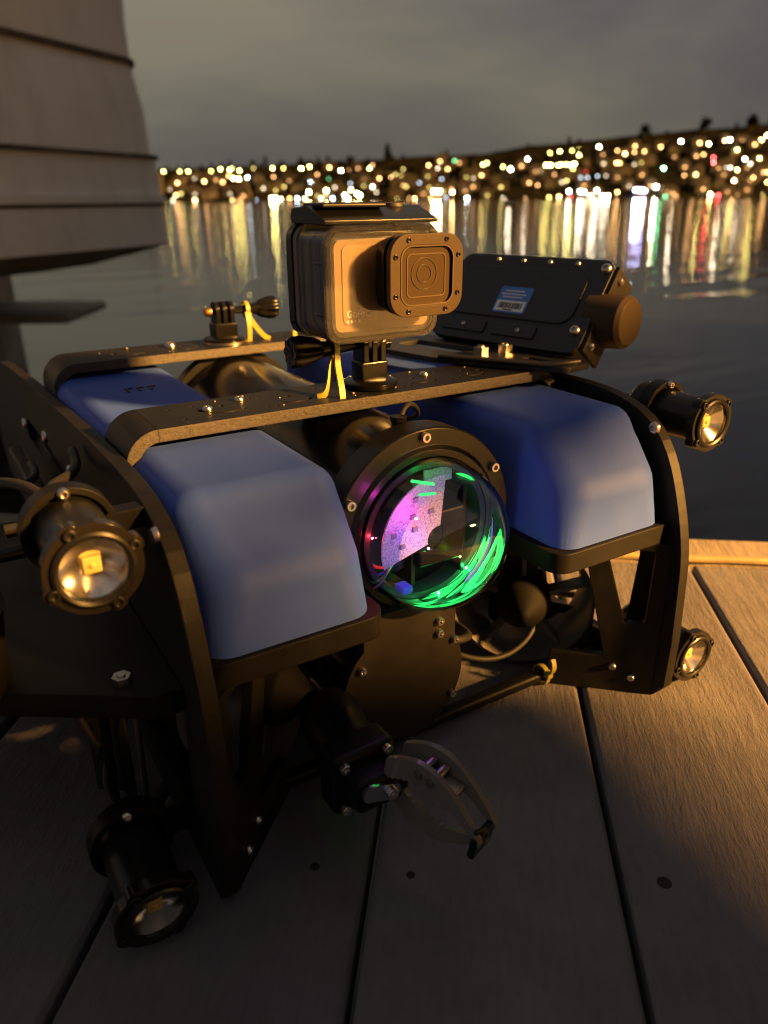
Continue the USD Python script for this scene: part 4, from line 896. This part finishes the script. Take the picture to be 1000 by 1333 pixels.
ct = thing('cable_tie', 'short yellow cable tie stub sticking out of the far crossbar', 'cable tie', (0.055, 0.372, ZB))
part(ct, 'head', rbox((0.0525, 0.3695, ZB), (0.0575, 0.3745, ZB+0.0055), 0.0009, 6), yellow_tie, smooth=30)
part(ct, 'strap', rbox((0.054, 0.371, ZB-0.012), (0.056, 0.373, ZB+0.0002), 0.0005, 6), yellow_tie, smooth=30)
ct2 = cable_tie('yellow cable tie round the bottom bar beside the right corner plate', (0.104, 0.067, 0.0085), (1, 0, 0.0), 0.0068, [[(0.104, 0.060, 0.012), (0.104, 0.055, 0.020), (0.105, 0.058, 0.026)]])
# --- action camera in its clear housing
ac = thing('action_camera', 'small action camera in a clear housing on the near crossbar, orange lit front', 'action camera', (0.0, 0.14, 0.262))
x0, x1, y0, y1, z0, z1 = -0.0405, 0.0375, 0.1195, 0.1570, 0.2625, 0.3285
part(ac, 'housing', [ext(rrect(x0, z0, x1, z1, 0.010).difference(rrect(x0+0.003, z0+0.003, x1-0.003, z1-0.003, 0.008)), y1-y0, frame((0, y1, 0), (1, 0, 0), (0, 0, 1), (0, -1, 0)))], clear_pl, smooth=35)
part(ac, 'housing_front', ext(rrect(x0+0.0032, z0+0.0032, x1-0.0032, z1-0.0032, 0.008), 0.0018, frame((0, y0+0.002, 0), (1, 0, 0), (0, 0, 1), (0, -1, 0))), clear_pl, smooth=35)
part(ac, 'housing_rim', ext(rrect(x0-0.0006, z0-0.0006, x1+0.0006, z1+0.0006, 0.0106).difference(rrect(x0+0.0012, z0+0.0012, x1-0.0012, z1-0.0012, 0.009)), 0.0022, frame((0, y0+0.0022, 0), (1, 0, 0), (0, 0, 1), (0, -1, 0))), clear_rim, smooth=35)
part(ac, 'back_door', ext(rrect(x0-0.002, z0-0.001, x1+0.002, z1+0.002, 0.011), 0.0075, frame((0, y1+0.0105, 0), (1, 0, 0), (0, 0, 1), (0, -1, 0))), glossblack, smooth=35)
part(ac, 'gasket', ext(rrect(x0-0.001, z0, x1+0.001, z1+0.001, 0.011).difference(rrect(x0+0.002, z0+0.003, x1-0.002, z1-0.002, 0.008)), 0.0045, frame((0, y1+0.0028, 0), (1, 0, 0), (0, 0, 1), (0, -1, 0))), gasketm, smooth=35)
cb = part(ac, 'camera_body', rbox((-0.0345, 0.1235, 0.2675), (0.0335, 0.1535, 0.3235), 0.004, 12), blackpl, smooth=40)
fp = part(ac, 'front_plate', ext(rrect(-0.0335, 0.2685, 0.0325, 0.3205, 0.0045), 0.0012, frame((0, 0.1236, 0), (1, 0, 0), (0, 0, 1), (0, -1, 0))), camgrey, smooth=30)
part(fp, 'front_panel', ext(rrect(-0.0285, 0.2725, -0.005, 0.3180, 0.004), 0.0006, frame((0, 0.1224, 0), (1, 0, 0), (0, 0, 1), (0, -1, 0))), camgrey2, smooth=30)
txt = meshkit.text_mesh('GoPro', 0.0040, 0.0004, bold=True)
part(fp, 'lettering', put(txt, frame((-0.0265, 0.1218, 0.2768), (1, 0, 0), (0, 0, 1), (0, -1, 0))), camprint, smooth=False)
for k in range(4):
    part(fp, 'logo_square', put(box((0, 0, 0), (0.0014, 0.0014, 0.0004)), frame((-0.0265+k*0.0026, 0.1218, 0.2738), (1, 0, 0), (0, 0, 1), (0, -1, 0))), camprint, smooth=False)
LC = np.array([0.0165, 0, 0.3005]); lw = 0.0255
def lsq(w, r): return rrect(LC[0]-w, LC[2]-w*0.9, LC[0]+w, LC[2]+w*0.9, r)
TL = lambda y: frame((0, y, 0), (1, 0, 0), (0, 0, 1), (0, -1, 0))
lp = part(ac, 'lens_port', ext(lsq(0.0235, 0.0105), 0.0150, TL(0.1192)), glossblack, smooth=35)
part(lp, 'port_gasket', ext(lsq(0.0252, 0.0115), 0.0024, TL(0.1105)), glossblack, smooth=35)
part(lp, 'lens_frame', ext(lsq(0.0258, 0.0120).difference(lsq(0.0190, 0.0075)), 0.0042, TL(0.1040)), amber_d, smooth=35)
part(lp, 'lens_window', ext(lsq(0.0189, 0.0074), 0.0020, TL(0.1032)), amber, smooth=35)
part(lp, 'window_trim', ext(lsq(0.0189, 0.0074).difference(lsq(0.0181, 0.0069)), 0.0006, TL(0.1000)), amber_e, smooth=35)
part(lp, 'inner_frame', ext(lsq(0.0138, 0.003).difference(lsq(0.0131, 0.0027)), 0.0003, TL(0.1011)), amber_e, smooth=35)
for r in (0.0052, 0.0092):
    part(lp, 'lens_ring', ext(Point(LC[0]-0.0015, LC[2]+0.001).buffer(r, quad_segs=12).difference(Point(LC[0]-0.0015, LC[2]+0.001).buffer(r-0.0005, quad_segs=12)), 0.0003, TL(0.1011)), amber_r, smooth=35)
for (qx, qz) in ((-0.6, 1), (0.6, 1), (-0.6, -1), (0.6, -1), (-1, 0.55), (1, 0.55), (-1, -0.55), (1, -0.55)):
    part(lp, 'screw', lathe([(0.0017, 0), (0.0015, 0.0004), (0.0009, 0.0005), (0.0007, 0), (0, 0)], (LC[0]+qx*0.0222, 0.0997, LC[2]+qz*0.0222*0.9), (0, -1, 0), 10), glossblack)
lt = [(0, 0.1215), (0, 0.1590)]
part(ac, 'latch', ext(Polygon([(0.1225, 0.3292), (0.1655, 0.3292), (0.1675, 0.3330), (0.1655, 0.3375), (0.1450, 0.3390), (0.1225, 0.3312)]), 0.078, frame((-0.0385, 0, 0), (0, 1, 0), (0, 0, 1), (1, 0, 0))), glossblack, smooth=25)
part(ac, 'latch_lever', rbox((-0.034, 0.134, 0.3382), (0.010, 0.160, 0.3402), 0.0012, 8), blackpl, smooth=30)
part(ac, 'shutter_button', lathe([(0, 0), (0.0065, 0), (0.0062, 0.002), (0.0045, 0.0026), (0, 0.0022)], (0.023, 0.148, 0.3380), (0, 0.0, 1), 24), rubber)
for zz in (0.278, 0.307):
    part(ac, 'housing_rib', rbox((x0-0.0012, y0+0.002, zz), (x0+0.0004, y0+0.016, zz+0.0018), 0.0006, 6), clear_rim, smooth=30)
for k in (-1, 1):
    g = Point(0, 0.2523).buffer(0.0070, quad_segs=10).union(sbox(-0.0070, 0.2523, 0.0070, 0.2632))
    part(ac, 'mount_finger', ext(g, 0.0026, frame((mo[0]+k*0.0033-0.0013, 0.160, 0), (0, 1, 0), (0, 0, 1), (1, 0, 0))), clear_rim, smooth=35)
# --- sonar box on its bracket at the right end of the near bar
F0, B0 = np.array([0.174, 0.132, 0.2335]), np.array([0.142, 0.269, 0.2335])
su = (B0-F0)/np.linalg.norm(B0-F0); so = np.array([su[1], -su[0], 0]); sv = so*0.047+np.array([0, 0, 0.0615]); SHT = np.linalg.norm(sv); sv /= SHT
sn = np.cross(su, sv); sn = sn if sn[0] < 0 else -sn        # outward normal of the big face, towards the camera
SL = np.linalg.norm(B0-F0)
def TS(d=0.0): return frame(F0+sn*d, su, sv, np.cross(su, sv))  # local x runs back, y up the slope
sgn = 1 if np.cross(su, sv) @ sn > 0 else -1
def slab(poly, d0, d1):
    """between distances d0 < d1 out from the face plane"""
    a = min(d0*sgn, d1*sgn)
    return ext(poly, abs(d1-d0), frame(F0+np.cross(su, sv)*a, su, sv, np.cross(su, sv)))
def SP(a, b, d=0.0): return F0+su*a+sv*b+sn*d
sb = thing('sonar_box', 'flat black sonar box with a blue barcode sticker on the right crossbar end', 'sonar', F0)
W2, H2 = SL+0.006, SHT+0.003
part(sb, 'cover_plate', slab(rrect(-0.002, -0.001, W2, H2, 0.010), -0.006, 0), sonarm, smooth=30)
part(sb, 'housing', slab(rrect(0.001, 0.002, W2-0.003, H2-0.003, 0.010), -0.030, -0.0062), sonarm, smooth=30)
part(sb, 'raised_panel', slab(rrect(0.014, 0.022, W2-0.006, H2-0.012, 0.012), 0.0, 0.0012), sonarm, smooth=30)
part(sb, 'recess_bar', slab(rrect(0.040, 0.006, 0.082, 0.017, 0.002), 0.0, 0.0016), sonarm, smooth=30)
part(sb, 'recess_bar', slab(rrect(0.090, 0.006, 0.135, 0.017, 0.002), 0.0, 0.0016), sonarm, smooth=30)
for (a, b, r) in ((0.030, H2-0.005, 0.0022), (0.056, H2-0.005, 0.0022), (0.082, H2-0.005, 0.0022), (0.108, H2-0.005, 0.0022), (0.0035, H2-0.008, 0.0042), (0.0065, 0.018, 0.0042), (0.056, 0.0115, 0.0020), (0.112, 0.0115, 0.0020)):
    part(sb, 'bolt', screw(SP(a, b, 0.0014 if b < 0.02 and a > 0.03 else 0), sn, r, r*0.8), steel)
st = part(sb, 'sticker', slab(rrect(0.058, 0.026, 0.090, 0.050, 0.002), 0.0013, 0.0016), stick_blue, smooth=False)
part(st, 'white_field', slab(sbox(0.060, 0.0275, 0.0885, 0.0370), 0.00161, 0.00175), stick_white, smooth=False)
bg = random.Random(3); xx = 0.0625
k = 0
while xx < 0.0855:
    wq = bg.choice([0.0004, 0.0008, 0.0013]); part(st, 'barcode_bar', slab(sbox(xx, 0.0298, xx+wq, 0.0352), 0.00176, 0.00188), blackpl, smooth=False); xx += wq+bg.choice([0.0005, 0.0009])
for (b, a0, a1) in ((0.0455, 0.066, 0.084), (0.0425, 0.063, 0.086), (0.0398, 0.066, 0.085)):
    xx = a0
    while xx < a1:
        wq = bg.uniform(0.0008, 0.0022); part(st, 'print_mark', slab(sbox(xx, b, xx+wq, b+0.0011), 0.00161, 0.00172), stick_white, smooth=False); xx += wq+0.0005
part(sb, 'serial_print', slab(sbox(0.070, 0.0281, 0.080, 0.0290), 0.00176, 0.00188), blackpl, smooth=False)
tc = SP(0.004, 0.040, -0.019)
part(sb, 'transducer', lathe([(0, -0.004), (0.0215, -0.004), (0.0215, 0.006), (0.0200, 0.024), (0.0170, 0.0275), (0, 0.028)], tc, -su, 32), transd, smooth=35)
part(sb, 'front_bracket', slab(sbox(-0.0055, 0.004, -0.0022, H2-0.004), -0.030, -0.002), hdpe_flat, smooth=30)
for (a, b) in ((-0.0056, H2-0.012), (-0.0056, 0.012)):
    part(sb, 'bolt', screw(SP(a, b, -0.010), -su, 0.003, 0.0025), steel)
# open bracket plate lying on the bar
zp = 0.2275
bp = Polygon([(0.182, 0.118), (0.150, 0.112), (0.092, 0.20), (0.078, 0.262), (0.092, 0.300), (0.150, 0.300)]).buffer(-0.008).buffer(0.008, quad_segs=6)
hol = unary_union([Polygon([(0.118, 0.208), (0.146, 0.200), (0.128, 0.272), (0.102, 0.268)]).buffer(-0.004).buffer(0.004), Polygon([(0.160, 0.138), (0.151, 0.142), (0.147, 0.160), (0.154, 0.158)])])
br = part(sb, 'bracket_plate', ext(bp.difference(hol), 0.0042, frame((0, 0, zp-0.0035), (1, 0, 0), (0, 1, 0), (0, 0, 1))), sonarm, smooth=30)
part(br, 'rib', tubepath([(0.094, 0.195, zp+0.0020), (0.143, 0.122, zp+0.0020), (0.170, 0.121, zp+0.0020)], 0.0022, 8), sonarm, smooth=True)
for (x, y) in ((0.130, 0.188), (0.152, 0.185)):
    part(br, 'hex_bolt', nut((x, y, zp+0.0007), (0, 0, 1), 0.0062, 0.006), steel)
for a in (0.012, 0.118):
    q = SP(a, 0.002, -0.012)
    part(sb, 'gusset', rbox((q[0]-0.004, q[1]-0.003, zp+0.0007), (q[0]+0.010, q[1]+0.003, q[2]+0.012), 0.001, 8), sonarm, smooth=30)
